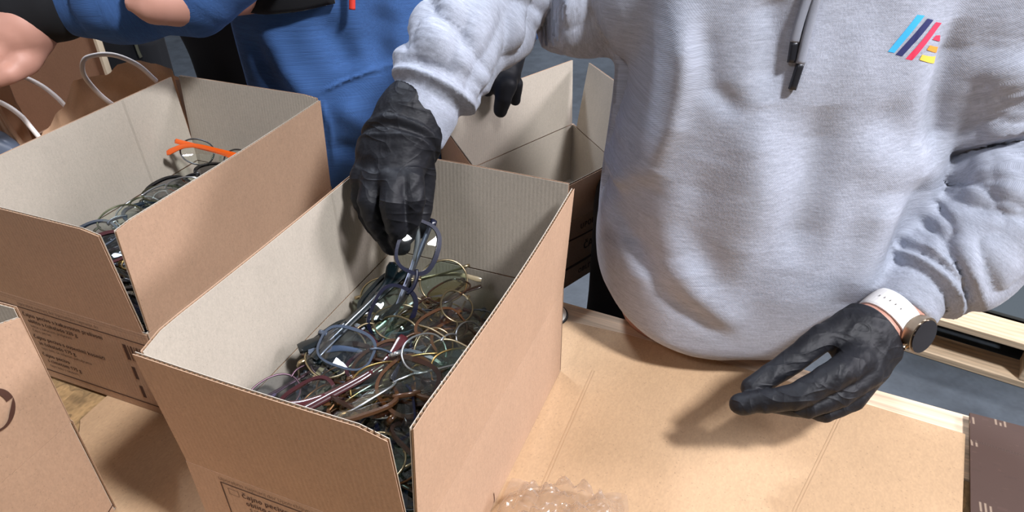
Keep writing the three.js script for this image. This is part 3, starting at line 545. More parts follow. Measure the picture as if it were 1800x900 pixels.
  const palmL = [new Limb([[0.3869, 0.956, -0.589], [0.357, 0.964, -0.5653], [0.3382, 0.958, -0.5377]], [0.029, 0.0255, 0.018]), new Limb([[0.3888, 0.952, -0.5881], [0.3655, 0.95, -0.56], [0.3519, 0.944, -0.5343]], [0.029, 0.0255, 0.018]), new Limb([[0.3887, 0.948, -0.5854], [0.3804, 0.94, -0.5692], [0.3741, 0.932, -0.5519]], [0.027, 0.0235, 0.016]),
    new Limb([[0.3865, 0.958, -0.5923], [0.3352, 0.968, -0.5628]], [0.024, 0.0175])];
  const pL = (x, y, z) => { let d = 1e9; for (const q of palmL) d = smin(d, q.at(x, y, z), 0.014); return d; };
  const axL = new Limb([[0.4123, 0.963, -0.599], [0.39, 0.955, -0.5902], [0.3355, 0.95, -0.5492]], [0, 0, 0]);
  const bandL = (x, y, z) => { axL.at(x, y, z, true); const s = axL.s; return 0.0042 * Math.exp(-(((s - 0.026) / 0.0045) ** 2)) - 0.0026 * Math.exp(-(((s - 0.035) / 0.003) ** 2)); };
  const wc = new THREE.Vector3(...[0.383, 0.954, -0.5859]), wn = new THREE.Vector3(...[0.4068, 0.961, -0.5978]).sub(new THREE.Vector3(...[0.3965, 0.956, -0.5917])).normalize();
  const gL = handMesh(Lf, pL, [0.17, 0.86, -0.66], [0.45, 1.04, -0.45], (x, y, z) => { axL.at(x, y, z, true); return bandL(x, y, z) + 0.0018 * (ridged(x * 0.8 - z * 0.6, (z + x) * 1.8, y * 1.5, 38) - 0.6) + 0.0006 * (ridged(x - y, y + x, z + x, 95) - 0.6); }, 0.0075, [wc, wn]);
  mesh('glove', gL, M.glove, grey, 'black glove on the hand over the table');

  // ---- watch on the left wrist
  const wa = new THREE.Vector3(...[0.3965, 0.956, -0.5917]), wb = new THREE.Vector3(...[0.4068, 0.961, -0.5978]), ax = wb.clone().sub(wa).normalize();
  const face = new THREE.Vector3(0.69, 0.30, 0.66); face.addScaledVector(ax, -face.dot(ax)).normalize(); const sd = ax.clone().cross(face);
  const wm = new THREE.Matrix4().makeBasis(sd, ax, face).setPosition(wa.clone().lerp(wb, 0.5));
  const ring = []; for (let k = 0; k <= 40; k++) { const a = k / 40 * 6.2832; ring.push([a]); }
  { const pos = [], idx = [], rr = (a, o) => { const c = Math.cos(a), s = Math.sin(a); return [s * (0.0315 + o), c * (0.0285 + o)]; };
    for (let k = 0; k < 48; k++) { const a = k / 48 * 2 * Math.PI; for (const [o, h] of [[0, -0.0125], [0.0026, -0.0125], [0.0032, -0.010], [0.0032, 0.010], [0.0026, 0.0125], [0, 0.0125]]) { const [x, z] = rr(a, o); pos.push(x, h, z); } }
    for (let k = 0; k < 48; k++) for (let q = 0; q < 6; q++) { const a = k * 6 + q, b = k * 6 + (q + 1) % 6, c = ((k + 1) % 48) * 6 + q, d = ((k + 1) % 48) * 6 + (q + 1) % 6; idx.push(a, b, c, b, d, c); }
    const g = new THREE.BufferGeometry(); g.setAttribute('position', new THREE.Float32BufferAttribute(pos, 3)); g.setIndex(idx); const h = g.toNonIndexed(); h.computeVertexNormals(); h.applyMatrix4(wm);
    const strap = mesh('watch_strap', h, new THREE.MeshStandardMaterial({ color: 0xf1efec, roughness: 0.45, side: THREE.DoubleSide }), grey, 'white watch strap');
    mesh('watch_case', new THREE.CylinderGeometry(0.0205, 0.0195, 0.010, 40).rotateX(Math.PI / 2).translate(0, 0, 0.0345).applyMatrix4(wm), metal(0xc9b59a, 0.3), strap);
    mesh('watch_dial', new THREE.CylinderGeometry(0.0182, 0.0185, 0.002, 40).rotateX(Math.PI / 2).translate(0, 0, 0.0402).applyMatrix4(wm), new THREE.MeshPhysicalMaterial({ color: 0x1c1512, roughness: 0.08, clearcoat: 1 }), strap);
    mesh('crown', new THREE.CylinderGeometry(0.003, 0.003, 0.004, 16).translate(0, -0.0215, 0.034).applyMatrix4(wm), metal(0xc9b59a, 0.3), strap);
    mesh('strap_hole', mergeGeometries([0, 1, 2, 3, 4].map(k => { const a = 2.2 - k * 0.2 + Math.PI; const [x, z] = rr(a, 0.0033); return new THREE.SphereGeometry(0.0011, 8, 6).scale(1, 1, 0.5).translate(x, 0, z); })).applyMatrix4(wm), std(0x8a8784, 0.6), strap);
  }
  // ---- the body under the clothes: neck, trunk, arms and hands in one surface
  const bodyParts = [...[armR, armL].map(l => ({ at: (x, y, z) => l.at(x, y, z, true) + 0.009 + 0.018 * Math.min(1, l.s / 0.06) })), new Limb([[-0.098, 1.1591, -0.69], [-0.1041, 1.1389, -0.682]], [0.027, 0.027]), new Limb([[0.39, 0.954, -0.5895], [0.4163, 0.963, -0.6038]], [0.0275, 0.027]),
    new Limb([[0.305, 1.30, -0.79], [0.30, 1.50, -0.775]], [0.075, 0.055]), new Limb([[0.15, 1.33, -0.79], [0.45, 1.34, -0.775]], [0.06, 0.06])];
  const core = trunk([[0.80, 0.29, -0.75, 0.15, 0.09], [1.06, 0.29, -0.76, 0.145, 0.09], [1.30, 0.3, -0.785, 0.15, 0.085], [1.38, 0.305, -0.79, 0.13, 0.07]]);
  const bf = (x, y, z) => { let d = smax(smax(core(x, y, z), 0.84 - y, 0.03), y - 1.37, 0.03); for (const q of bodyParts) d = smin(d, q.at(x, y, z), 0.02); for (const q of [...palmR, ...palmL]) d = smin(d, q.at(x, y, z) + 0.004, 0.008); return d; };
  const body = mesh('body', surfaceNet(bf, [-0.22, 0.8, -0.95], [0.74, 1.56, -0.5], 0.0075), M.skin, grey);
  // ---- trousers
  const legs = [new Limb([[0.215, 0.93, -0.78], [0.205, 0.5, -0.80], [0.2, 0.08, -0.83]], [0.098, 0.082, 0.068]), new Limb([[0.375, 0.93, -0.78], [0.385, 0.5, -0.80], [0.39, 0.08, -0.83]], [0.098, 0.082, 0.068])];
  legs.forEach((l, i) => { for (const q of l.seg) { q.a.z -= 0.11; } });
  mesh('trousers', surfaceNet((x, y, z) => { let d = smin(legs[0].at(x, y, z), legs[1].at(x, y, z), 0.05); d -= drape(x, y, z, 14, 0.012); return smax(d, 0.03 - y, 0.01); }, [0.05, 0.0, -1.1], [0.54, 1.05, -0.74], 0.012), M.navy, grey);
  const shoe = new THREE.SphereGeometry(1, 20, 14).scale(0.05, 0.05, 0.13);
  for (const x of [0.2, 0.39]) mesh('shoe', shoe.clone().translate(x, 0.05, -0.90), std(0x1a1b1e, 0.6), grey);

  // ---- printed emblem and drawstrings, laid on the cloth
  function onCloth(px, py, z0, lift) { // moves a point of the front along z onto the surface of the hoodie
    let z = z0; for (let k = 0; k < 60; k++) { const d = sdf(px, py, z); if (d < lift) break; z -= Math.max(0.0006, (d - lift) * 0.8); } return z;
  }
  function patch(name, A, B, C, D, m, parent) {        // four corners in x, y; rounded quad on the surface
    const n = 14, q = 5, pos = [], idx = [], uv = [];
    for (let i = 0; i <= n; i++) for (let j = 0; j <= q; j++) {
      const u = i / n, v = j / q; const x = lerp(lerp(A[0], B[0], u), lerp(D[0], C[0], u), v), y = lerp(lerp(A[1], B[1], u), lerp(D[1], C[1], u), v);
      pos.push(x, y, onCloth(x, y, -0.55, 0.0007)); uv.push(u, v);
    }
    for (let i = 0; i < n; i++) for (let j = 0; j < q; j++) { const a = i * (q + 1) + j; idx.push(a, a + 1, a + q + 1, a + 1, a + q + 2, a + q + 1); }
    const g = new THREE.BufferGeometry(); g.setAttribute('position', new THREE.Float32BufferAttribute(pos, 3)); g.setAttribute('uv', new THREE.Float32BufferAttribute(uv, 2)); g.setIndex(idx); g.computeVertexNormals();
    return mesh(name, g, m, parent);
  }
  const pr = c => new THREE.MeshStandardMaterial({ color: c, roughness: 0.7, side: THREE.DoubleSide });
  patch('emblem_stripe', [0.3503, 1.229, -0.665], [0.3717, 1.2602, -0.665], [0.3793, 1.2591, -0.665], [0.3565, 1.2278, -0.665], pr(0x38b2f2), hoodie);
  patch('emblem_stripe', [0.358, 1.2262, -0.665], [0.3822, 1.2565, -0.665], [0.3889, 1.2549, -0.665], [0.3644, 1.2245, -0.665], pr(0x232a63), hoodie);
  patch('emblem_stripe', [0.3682, 1.2223, -0.665], [0.3922, 1.2528, -0.665], [0.399, 1.2511, -0.665], [0.3746, 1.2206, -0.665], pr(0xe8375a), hoodie);
  patch('emblem_bar', [0.3923, 1.2376, -0.665], [0.4043, 1.2332, -0.665], [0.4017, 1.2396, -0.665], [0.3956, 1.2407, -0.665], pr(0xdc3a58), hoodie);
  patch('emblem_bar', [0.3881, 1.2291, -0.665], [0.4059, 1.2218, -0.665], [0.405, 1.2278, -0.665], [0.3906, 1.2328, -0.665], pr(0xf59a35), hoodie);
  patch('emblem_bar', [0.382, 1.221, -0.665], [0.4064, 1.2119, -0.665], [0.4064, 1.2185, -0.665], [0.3839, 1.2253, -0.665], pr(0xfac94e), hoodie);
  function string(pts, name) {
    const P = pts.map(p => [p[0], p[1], onCloth(p[0], p[1], -0.52, 0.0035)]), n = P.length - 1;
    const s = mesh(name, sweep(P.slice(0, n), () => [0.0042, 0.0036], [0, 0, 1], 8, 24), M.hoodie, hoodie);
    mesh('cord_tip', sweep([P[n - 1], P[n]], () => [0.0036, 0.0034], [0, 0, 1], 10, 6), std(0x2b2c31, 0.35, { metalness: 0.4 }), s);
  }
  string([[0.2784, 1.2924, -0.67], [0.2756, 1.2684, -0.667], [0.2721, 1.2433, -0.665], [0.2696, 1.2202, -0.662], [0.2651, 1.1971, -0.66]], 'drawstring');
  string([[0.2712, 1.2925, -0.67], [0.2682, 1.2736, -0.667], [0.2646, 1.2538, -0.665], [0.2627, 1.238, -0.662], [0.262, 1.2204, -0.66]], 'drawstring');
}

// ---- person in the blue hoodie, beyond the boxes
{
  const p = thing('person', 'person in a blue hoodie holding the far empty box', 'person');
  const tr = trunk([[0.80, -0.25, -1.10, 0.135, 0.10], [0.88, -0.25, -1.095, 0.145, 0.12], [1.02, -0.25, -1.095, 0.152, 0.125], [1.15, -0.245, -1.10, 0.165, 0.12], [1.28, -0.238, -1.11, 0.175, 0.11], [1.38, -0.225, -1.12, 0.16, 0.09], [1.45, -0.22, -1.12, 0.07, 0.07]]);
  const armL = new Limb([[-0.0213, 1.0835, -1.14], [0.005, 1.13, -1.17], [-0.08, 1.33, -1.12]], [0.040, 0.06, 0.085]);
  const armR = new Limb([[-0.5524, 1.2166, -0.93], [-0.493, 1.22, -0.93], [-0.4022, 1.2281, -0.94], [-0.3241, 1.2864, -0.96], [-0.37, 1.34, -1.11]], [0.044, 0.058, 0.06, 0.07, 0.085]);
  const ff = frontFolds([
    [[[-0.2698, 1.0733, -0.99], [-0.2393, 1.0872, -0.99], [-0.1972, 1.1008, -0.99], [-0.1485, 1.1068, -0.99]], 0.0042, 0.0032], [[[-0.2705, 1.0691, -0.99], [-0.2607, 1.0252, -0.99], [-0.2643, 0.9605, -0.99]], 0.0035, 0.004],
    [[[-0.3317, 1.1639, -1], [-0.3171, 1.1032, -0.99], [-0.2773, 1.0519, -0.99]], 0.010, 0.022], [[[-0.2591, 1.1784, -1], [-0.2325, 1.1344, -0.99], [-0.2211, 1.1019, -0.99]], -0.008, 0.022], [[[-0.1655, 1.1848, -1], [-0.1844, 1.1417, -0.99], [-0.166, 1.093, -0.99]], -0.008, 0.02],
    [[[-0.2514, 1.0602, -0.99], [-0.2126, 1.0289, -0.98], [-0.1741, 1.0014, -0.98]], 0.008, 0.02], [[[-0.3682, 1.1536, -1.01], [-0.3381, 1.0915, -1], [-0.2967, 1.0346, -0.99]], -0.009, 0.018], [[[-0.2677, 0.9936, -0.98], [-0.2189, 0.979, -0.98], [-0.1847, 0.9813, -0.98]], -0.007, 0.014]]);
  const fR = sleeveFolds([[0.06, 0.004, 0.014, 0.01, 1, 1.5, 0], [0.1, -0.005, 0.012, 0.01, 1.4, 1.4, 0.4], [0.15, 0.005, 0.016, 0.01, 1, 1.5, 0], [0.21, -0.005, 0.014, 0.01, 1, 1.5, 0]]);
  const sdf = (x, y, z) => {
    let t = tr(x, y, z), a = armL.at(x, y, z), b = armR.at(x, y, z, true);
    if (Math.abs(t) < 0.05) { if (z > -1.13) t -= ff(x, y); t -= drape(x + 2, y, z, 14, 0.012); }
    if (Math.abs(b) < 0.04) b -= fR(armR.s, armR.th) + drape(x + 4, y, z, 28, 0.005);
    t = smax(t, 0.865 - y, 0.02); return smin(smin(t, a, 0.03), b, 0.03);
  };
  const uvOf = { limb(x, y, z) { const t = tr(x, y, z), b = armR.at(x, y, z); return b < t - 0.004 ? 1 : 0; }, uv(l, x, y, z) { if (l) { armR.at(x, y, z, true); return [armR.th * 0.06, armR.s, 2 * Math.PI * 0.06]; } return [Math.atan2(x + 0.168, z + 0.99) * 0.15, y, 2 * Math.PI * 0.15]; } };
  const hoodie = mesh('hoodie', surfaceNet(sdf, [-0.75, 0.83, -1.3], [0.08, 1.48, -0.82], 0.005, uvOf), M.blue, p);
  // zip pull at the neck
  const z = mesh('zip_pull', sweep([[-0.2042, 1.2206, -0.976], [-0.2059, 1.1972, -0.972], [-0.2068, 1.1882, -0.97]], t => [0.0042, 0.0035], [0, 0, 1], 8, 8), std(0xd23a2c, 0.5), hoodie);
  // dark strap lying across the chest
  mesh('shoulder_strap', sweep([[-0.3806, 1.2527, -1], [-0.3469, 1.2099, -0.98], [-0.2928, 1.2084, -0.972], [-0.2337, 1.2172, -0.98]], () => [0.008, 0.024], [0, 1, 0], 10, 20), M.black, p);
  // gloved left hand over the rim of the far box
  const F1 = [new Limb([[-0.0056, 1.0419, -1.075], [-0.0102, 1.0243, -1.068], [-0.0151, 1.0019, -1.072]], [0.0155, 0.0135, 0.0115]), new Limb([[-0.0214, 1.0475, -1.085], [-0.0296, 1.0395, -1.082], [-0.0344, 1.0306, -1.086]], [0.014, 0.0125, 0.011]), new Limb([[-0.0088, 1.0683, -1.13], [-0.0099, 1.0511, -1.105], [-0.0074, 1.04, -1.08]], [0.034, 0.028, 0.018]), new Limb([[-0.0232, 1.0625, -1.115], [-0.0215, 1.0464, -1.088]], [0.025, 0.016]),
    new Limb([[-0.01, 1.0496, -1.13], [0.0081, 1.0246, -1.125], [0.0079, 0.9963, -1.13]], [0.02, 0.013, 0.010]), new Limb([[-0.0146, 1.0479, -1.135], [-0.0115, 1.0172, -1.14], [-0.012, 0.9876, -1.14]], [0.02, 0.013, 0.010])];
  mesh('glove', surfaceNet((x, y, z) => { let d = 1e9; for (const q of F1) d = smin(d, q.at(x, y, z), 0.008); return d - 0.0016 * (noise(x * 70, y * 70, z * 70) - 0.5); }, [-0.11, 0.92, -1.2], [0.08, 1.16, -1.03], 0.003), M.glove, p, 'black glove gripping the box rim');
  // right hand with a black knitted cuff
  mesh('knitted_cuff', surfaceNet((() => { const c = new Limb([[-0.5992, 1.2101, -0.92], [-0.5688, 1.2153, -0.925], [-0.5491, 1.2179, -0.93]], [0.047, 0.049, 0.045]); return (x, y, z) => c.at(x, y, z); })(), [-0.72, 1.1, -1.05], [-0.4, 1.4, -0.82], 0.005), std(0x111216, 0.9, { bumpMap: rep(knit, 3), bumpScale: 0.002 }), p);
  const H = [new Limb([[-0.5913, 1.2086, -0.92], [-0.6014, 1.1907, -0.9], [-0.6048, 1.1855, -0.885]], [0.037, 0.036, 0.025]), new Limb([[-0.6019, 1.1893, -0.9], [-0.6286, 1.1886, -0.885]], [0.036, 0.030]), new Limb([[-0.5947, 1.1751, -0.9], [-0.5979, 1.1533, -0.875], [-0.6112, 1.1476, -0.855], [-0.6389, 1.1402, -0.845]], [0.021, 0.0150, 0.0130, 0.011]), new Limb([[-0.6083, 1.1801, -0.88], [-0.6249, 1.1687, -0.86], [-0.6467, 1.1612, -0.85]], [0.016, 0.0135, 0.011]), new Limb([[-0.6285, 1.1818, -0.88], [-0.6471, 1.1745, -0.86], [-0.669, 1.1573, -0.85]], [0.016, 0.0135, 0.011]), new Limb([[-0.643, 1.1873, -0.885], [-0.6672, 1.1819, -0.87], [-0.6909, 1.1611, -0.86]], [0.014, 0.0125, 0.010]),
    new Limb([[-0.5957, 1.1779, -0.9], [-0.5966, 1.1599, -0.885], [-0.6003, 1.1579, -0.87]], [0.024, 0.0155, 0.013])];
  const trunkIn = trunk([[0.80, -0.25, -1.10, 0.10, 0.08], [1.3, -0.238, -1.11, 0.12, 0.08], [1.4, -0.22, -1.12, 0.11, 0.06]]), neck = new Limb([[-0.22, 1.36, -1.12], [-0.22, 1.52, -1.10]], [0.07, 0.055]);
  const arms = [new Limb([[-0.5913, 1.2086, -0.92], [-0.5524, 1.2166, -0.93], [-0.493, 1.22, -0.93], [-0.4022, 1.2281, -0.94], [-0.3241, 1.2864, -0.96], [-0.37, 1.34, -1.11]], [0.034, 0.034, 0.042, 0.045, 0.05, 0.06]), new Limb([[-0.0088, 1.0666, -1.135], [-0.0196, 1.08, -1.145], [0.005, 1.13, -1.17], [-0.08, 1.33, -1.12]], [0.018, 0.03, 0.042, 0.06]), new Limb([[-0.37, 1.34, -1.11], [-0.08, 1.33, -1.12]], [0.055, 0.055])];
  mesh('body', surfaceNet((x, y, z) => { let d = smax(smax(trunkIn(x, y, z), 0.84 - y, 0.03), y - 1.4, 0.03); d = smin(d, neck.at(x, y, z), 0.03); for (const q of arms) d = smin(d, q.at(x, y, z), 0.02); let h = 1e9; for (const q of H) h = smin(h, q.at(x, y, z), 0.006); return smin(d, h, 0.012); }, [-0.82, 0.8, -1.3], [0.08, 1.58, -0.8], 0.006), M.skin, p);
  const legs = [new Limb([[-0.31, 0.90, -1.11], [-0.315, 0.5, -1.17], [-0.315, 0.08, -1.2]], [0.095, 0.08, 0.068]), new Limb([[-0.19, 0.90, -1.11], [-0.185, 0.5, -1.17], [-0.185, 0.08, -1.2]], [0.095, 0.08, 0.068])];
  mesh('trousers', surfaceNet((x, y, z) => smax(smin(legs[0].at(x, y, z), legs[1].at(x, y, z), 0.05) - drape(x, y, z, 14, 0.012), 0.03 - y, 0.01), [-0.46, 0.0, -1.36], [0.0, 1.04, -0.96], 0.014), M.navy, p);
  for (const x of [-0.315, -0.185]) mesh('shoe', new THREE.SphereGeometry(1, 20, 14).scale(0.05, 0.05, 0.13).translate(x, 0.05, -1.16), std(0x1a1b1e, 0.6), p);
}
// ---- person in black behind them, a bare forearm crossing the top of the view
{
  const p = thing('person', 'person in black clothes with a bare forearm, behind the left box', 'person');
  const tr = trunk([[0.03, -0.56, -1.72, 0.15, 0.10], [0.5, -0.56, -1.70, 0.16, 0.12], [0.9, -0.54, -1.64, 0.19, 0.13], [1.15, -0.52, -1.56, 0.20, 0.13], [1.35, -0.48, -1.48, 0.20, 0.11], [1.45, -0.48, -1.48, 0.08, 0.08]]);
  const arm = new Limb([[-0.44, 1.36, -1.4], [-0.2858, 1.2132, -1.15], [-0.318, 1.2206, -1.08]], [0.08, 0.065, 0.055]);
  mesh('dark_clothes', surfaceNet((x, y, z) => smin(smax(tr(x, y, z) - drape(x, y, z, 10, 0.02), 0.02 - y, 0.01), arm.at(x, y, z), 0.03), [-0.8, 0, -1.9], [-0.05, 1.5, -0.95], 0.012), M.black, p);
  const H = [new Limb([[-0.3075, 1.2161, -1.1], [-0.3514, 1.2167, -1], [-0.3903, 1.2187, -0.93], [-0.4035, 1.2198, -0.9]], [0.04, 0.04, 0.031, 0.027]), new Limb([[-0.4035, 1.2198, -0.9], [-0.4181, 1.2252, -0.875]], [0.028, 0.026])];
  const fn = [0, 1, 2, 3].map(k => new Limb([[-0.4185, 1.2239, -0.88], [-0.4261, 1.2357, -0.86], [-0.4381, 1.2396, -0.86]].map(q => [q[0] + 0.002 * k, q[1] + 0.017 * k - 0.012, q[2] - 0.006 * k]), [0.0125, 0.0105, 0.009]));
  const th = new Limb([[-0.405, 1.2184, -0.885], [-0.4184, 1.2174, -0.87], [-0.424, 1.2228, -0.86]], [0.015, 0.0125, 0.0105]);
  const inner = new Limb([[-0.48, 1.1, -1.52], [-0.48, 1.5, -1.48]], [0.08, 0.06]);
  mesh('body', surfaceNet((x, y, z) => { let d = smin(H[0].at(x, y, z), H[1].at(x, y, z), 0.01); for (const q of [...fn, th]) d = smin(d, q.at(x, y, z), 0.005); d = smin(d, inner.at(x, y, z), 0.02); return smin(d, arm.at(x, y, z) + 0.02, 0.02); }, [-0.64, 1.0, -1.6], [-0.1, 1.58, -0.78], 0.006), M.skin, p);
}

// ---------------------------------------------------------------- eyeglasses
// outline of the right-hand lens around its own middle, a = 0..1
function outline(st, a) {
  const t = a * 2 * Math.PI, c = Math.cos(t), s = Math.sin(t), e = 2 / st.n, w = st.w / 2, h = st.h / 2;
  let x = Math.sign(c) * Math.pow(Math.abs(c), e) * w, y = Math.sign(s) * Math.pow(Math.abs(s), e) * h;
  if (st.pilot) { x += (y < 0 ? 0.22 * (-y) * (c > 0 ? 0.2 : -0.0) : 0); y *= s < 0 ? (c > 0 ? 1.12 : 0.95) : 0.95; }
  if (st.cat) y += 0.16 * x + (s > 0 ? 0.05 * x : 0);
  return [x, y];
}
const bow = x => -2.2 * x * x;                        // face-form: the front curves back a little
function glassGeos(st, fold) {
  const cx = st.w / 2 + st.br / 2, G = {}, rim = side => {
    const P = []; for (let k = 0; k < 40; k++) { const [x, y] = outline(st, k / 40); const X = side * (cx + x); P.push(new THREE.Vector3(X, y, bow(X))); }
    return new THREE.TubeGeometry(new THREE.CatmullRomCurve3(P, true), 44, st.r, 6, true).scale(1, 1, 1);
  };
  const flatRim = side => {                           // plastic rims: a flat band, wider than deep
    const pos = [], idx = [], N = 44, ring = [[1, 0.7], [1, -0.7], [-0.6, -0.7], [-0.6, 0.7]];
    for (let k = 0; k < N; k++) { const [x, y] = outline(st, k / N), l = Math.hypot(x, y), top = 1 + 0.7 * Math.max(0, y / (st.h / 2)); for (const [o, d] of ring) { const q = 1 + o * st.r * (o > 0 ? top : 1) / l, X = side * (cx + x * q); pos.push(X, y * q, bow(X) + d * st.r); } }
    for (let k = 0; k < N; k++) for (let q = 0; q < 4; q++) { const a = k * 4 + q, b = k * 4 + (q + 1) % 4, c = ((k + 1) % N) * 4 + q, d = ((k + 1) % N) * 4 + (q + 1) % 4; side > 0 ? idx.push(a, c, b, b, c, d) : idx.push(a, b, c, b, d, c); }
    const g = new THREE.BufferGeometry(); g.setAttribute('position', new THREE.Float32BufferAttribute(pos, 3)); g.setIndex(idx); const h = g.toNonIndexed(); h.computeVertexNormals(); h.setAttribute('uv', new THREE.BufferAttribute(new Float32Array(h.attributes.position.count * 2), 2)); return h;
  };
  const parts = [st.plastic ? flatRim(1) : rim(1), st.plastic ? flatRim(-1) : rim(-1)];
  const by = st.h * (st.plastic ? 0.16 : 0.18), bh = st.br / 2 + 0.002, br = st.plastic ? [st.r * 1.3, st.r * 0.9] : [st.r, st.r];
  parts.push(sweep([[-bh - (st.plastic ? 0.002 : 0.001), by, bow(bh)], [-bh * 0.5, by + 0.003, 0.001], [bh * 0.5, by + 0.003, 0.001], [bh + (st.plastic ? 0.002 : 0.001), by, bow(bh)]], () => br, [0, 1, 0], 6, 12));
  if (st.bar) parts.push(sweep([[-bh - 0.008, st.h * 0.44, bow(bh)], [0, st.h * 0.47, 0.001], [bh + 0.008, st.h * 0.44, bow(bh)]], () => br, [0, 1, 0], 6, 10));
  const hx = st.br / 2 + st.w + (st.plastic ? st.r : 0.0005), hy = st.h * 0.2 + (st.cat ? 0.005 : 0);
  for (const s of [-1, 1]) parts.push(sweep([[s * (hx - 0.004), hy, bow(hx)], [s * (hx + 0.0035), hy, bow(hx) - 0.001], [s * (hx + 0.005), hy, bow(hx) - 0.007]], () => st.plastic ? [st.r * 0.8, st.r * 1.6] : [0.0011, 0.002], [0, 1, 0], 6, 8));
  G.frame = merge(parts);
  const lens = side => { const pos = [], uv = [], idx = [], N = 36; const X0 = side * cx, dome = 0.0022; pos.push(X0, 0, bow(X0) + dome); uv.push(0.5, 0.5);
    for (const f of [0.5, 1]) for (let k = 0; k < N; k++) { const [x, y] = outline(st, k / N); const X = side * (cx + x * f); pos.push(X, y * f, bow(X) + dome * (1 - f * f)); uv.push(0.5, 0.5); }
    for (let k = 0; k < N; k++) { const a = 1 + k, b = 1 + (k + 1) % N; side > 0 ? idx.push(0, a, b, a, a + N, b, b, a + N, b + N) : idx.push(0, b, a, a, b, a + N, b, b + N, a + N); }
    const g = new THREE.BufferGeometry(); g.setAttribute('position', new THREE.Float32BufferAttribute(pos, 3)); g.setAttribute('uv', new THREE.Float32BufferAttribute(uv, 2)); g.setIndex(idx); g.computeVertexNormals(); return g; };
  G.lens = [lens(1), lens(-1)];
  const L = st.len ?? 0.135;
  G.temple = []; G.tip = [];
  for (const s of [1, -1]) {
    const pts = [[0, 0, 0], [0.001, 0, -L * 0.35], [0.001, -0.001, -L * 0.66], [-0.001, -0.006, -L * 0.82], [-0.003, -0.02, -L]], tw = st.plastic ? st.tw * 0.42 : 0.0007, th = st.tw;
    const cut = 0.62, a = sweep(pts.slice(0, 4), t => [tw, th * (1 - 0.25 * t)], [0, 1, 0], 6, 14), b = sweep(pts.slice(2), t => [Math.max(tw * 1.3, 0.0011), Math.max(th * 0.8, 0.0018) * (0.8 + 0.9 * t) * (t > 0.92 ? 0.75 : 1)], [0, 1, 0], 8, 12);
    const f = fold[s > 0 ? 0 : 1], rot = new THREE.Matrix4().makeRotationY(s * f * Math.PI / 2 * (s > 0 ? 0.985 : 1.0)), mv = new THREE.Matrix4().makeTranslation(s * (hx + 0.004), hy - (s > 0 ? 0.0006 : -0.0006), bow(hx) - 0.0075 - (s < 0 ? 0.0028 * f : 0));
    const m = mv.multiply(rot).multiply(new THREE.Matrix4().makeScale(s, 1, 1));
    for (const g of [a, b]) { g.applyMatrix4(m); if (s < 0) { const ix = g.index.array; for (let k = 0; k < ix.length; k += 3) { const q = ix[k]; ix[k] = ix[k + 1]; ix[k + 1] = q; } g.computeVertexNormals(); } }
    G.temple.push(a); G.tip.push(b);
  }
  G.pad = st.plastic ? null : [-1, 1].map(s => { const g = new THREE.SphereGeometry(1, 8, 6).scale(0.0016, 0.0042, 0.0028); g.rotateZ(s * 0.3); g.translate(s * st.br * 0.36, -st.h * 0.05, -0.004); return merge([g, sweep([[s * (st.br / 2 + 0.001), st.h * 0.1, bow(0.01)], [s * st.br * 0.42, st.h * 0.08, -0.004], [s * st.br * 0.37, -st.h * 0.03, -0.004]], () => [0.0005, 0.0005], [0, 0, 1], 5, 6)]); });
  return G;
}
const STYLE = {
  oval: { w: 0.050, h: 0.034, n: 2.2, br: 0.018, r: 0.0010, tw: 0.0013 }, round: { w: 0.050, h: 0.045, n: 2.15, br: 0.017, r: 0.0011, tw: 0.0014 }, pilot: { w: 0.056, h: 0.045, n: 2.4, br: 0.016, r: 0.0011, tw: 0.0016, pilot: 1, bar: 1 },
  slim: { w: 0.051, h: 0.029, n: 3.0, br: 0.018, r: 0.0010, tw: 0.0022 }, square: { w: 0.053, h: 0.037, n: 3.2, br: 0.017, r: 0.0020, tw: 0.0032, plastic: 1 }, thick: { w: 0.053, h: 0.035, n: 3.4, br: 0.017, r: 0.0027, tw: 0.0052, plastic: 1 },
  held: { w: 0.052, h: 0.040, n: 2.75, br: 0.018, r: 0.0021, tw: 0.0030, plastic: 1 }, wirebold: { w: 0.050, h: 0.034, n: 2.3, br: 0.018, r: 0.0011, tw: 0.0036 },
  big: { w: 0.058, h: 0.050, n: 2.6, br: 0.016, r: 0.0019, tw: 0.0030, plastic: 1 }, cat: { w: 0.053, h: 0.035, n: 2.7, br: 0.017, r: 0.0022, tw: 0.0042, plastic: 1, cat: 1 }, cello: { w: 0.052, h: 0.036, n: 2.9, br: 0.018, r: 0.00135, tw: 0.0030, plastic: 1 },
};
const FOLD = [[1, 1], [0, 0], [1, 0.06], [0.05, 0.9], [0.85, 0.93]], geoCache = {};
const LENS = { clear: glass(0xf4faf6), green: glass(0xdcefe2), blue: glass(0xdfe9f5), grey: glass(0xc9cdd2), amber: glass(0xdcc7a4), smoke: glass(0x8d8f95) };
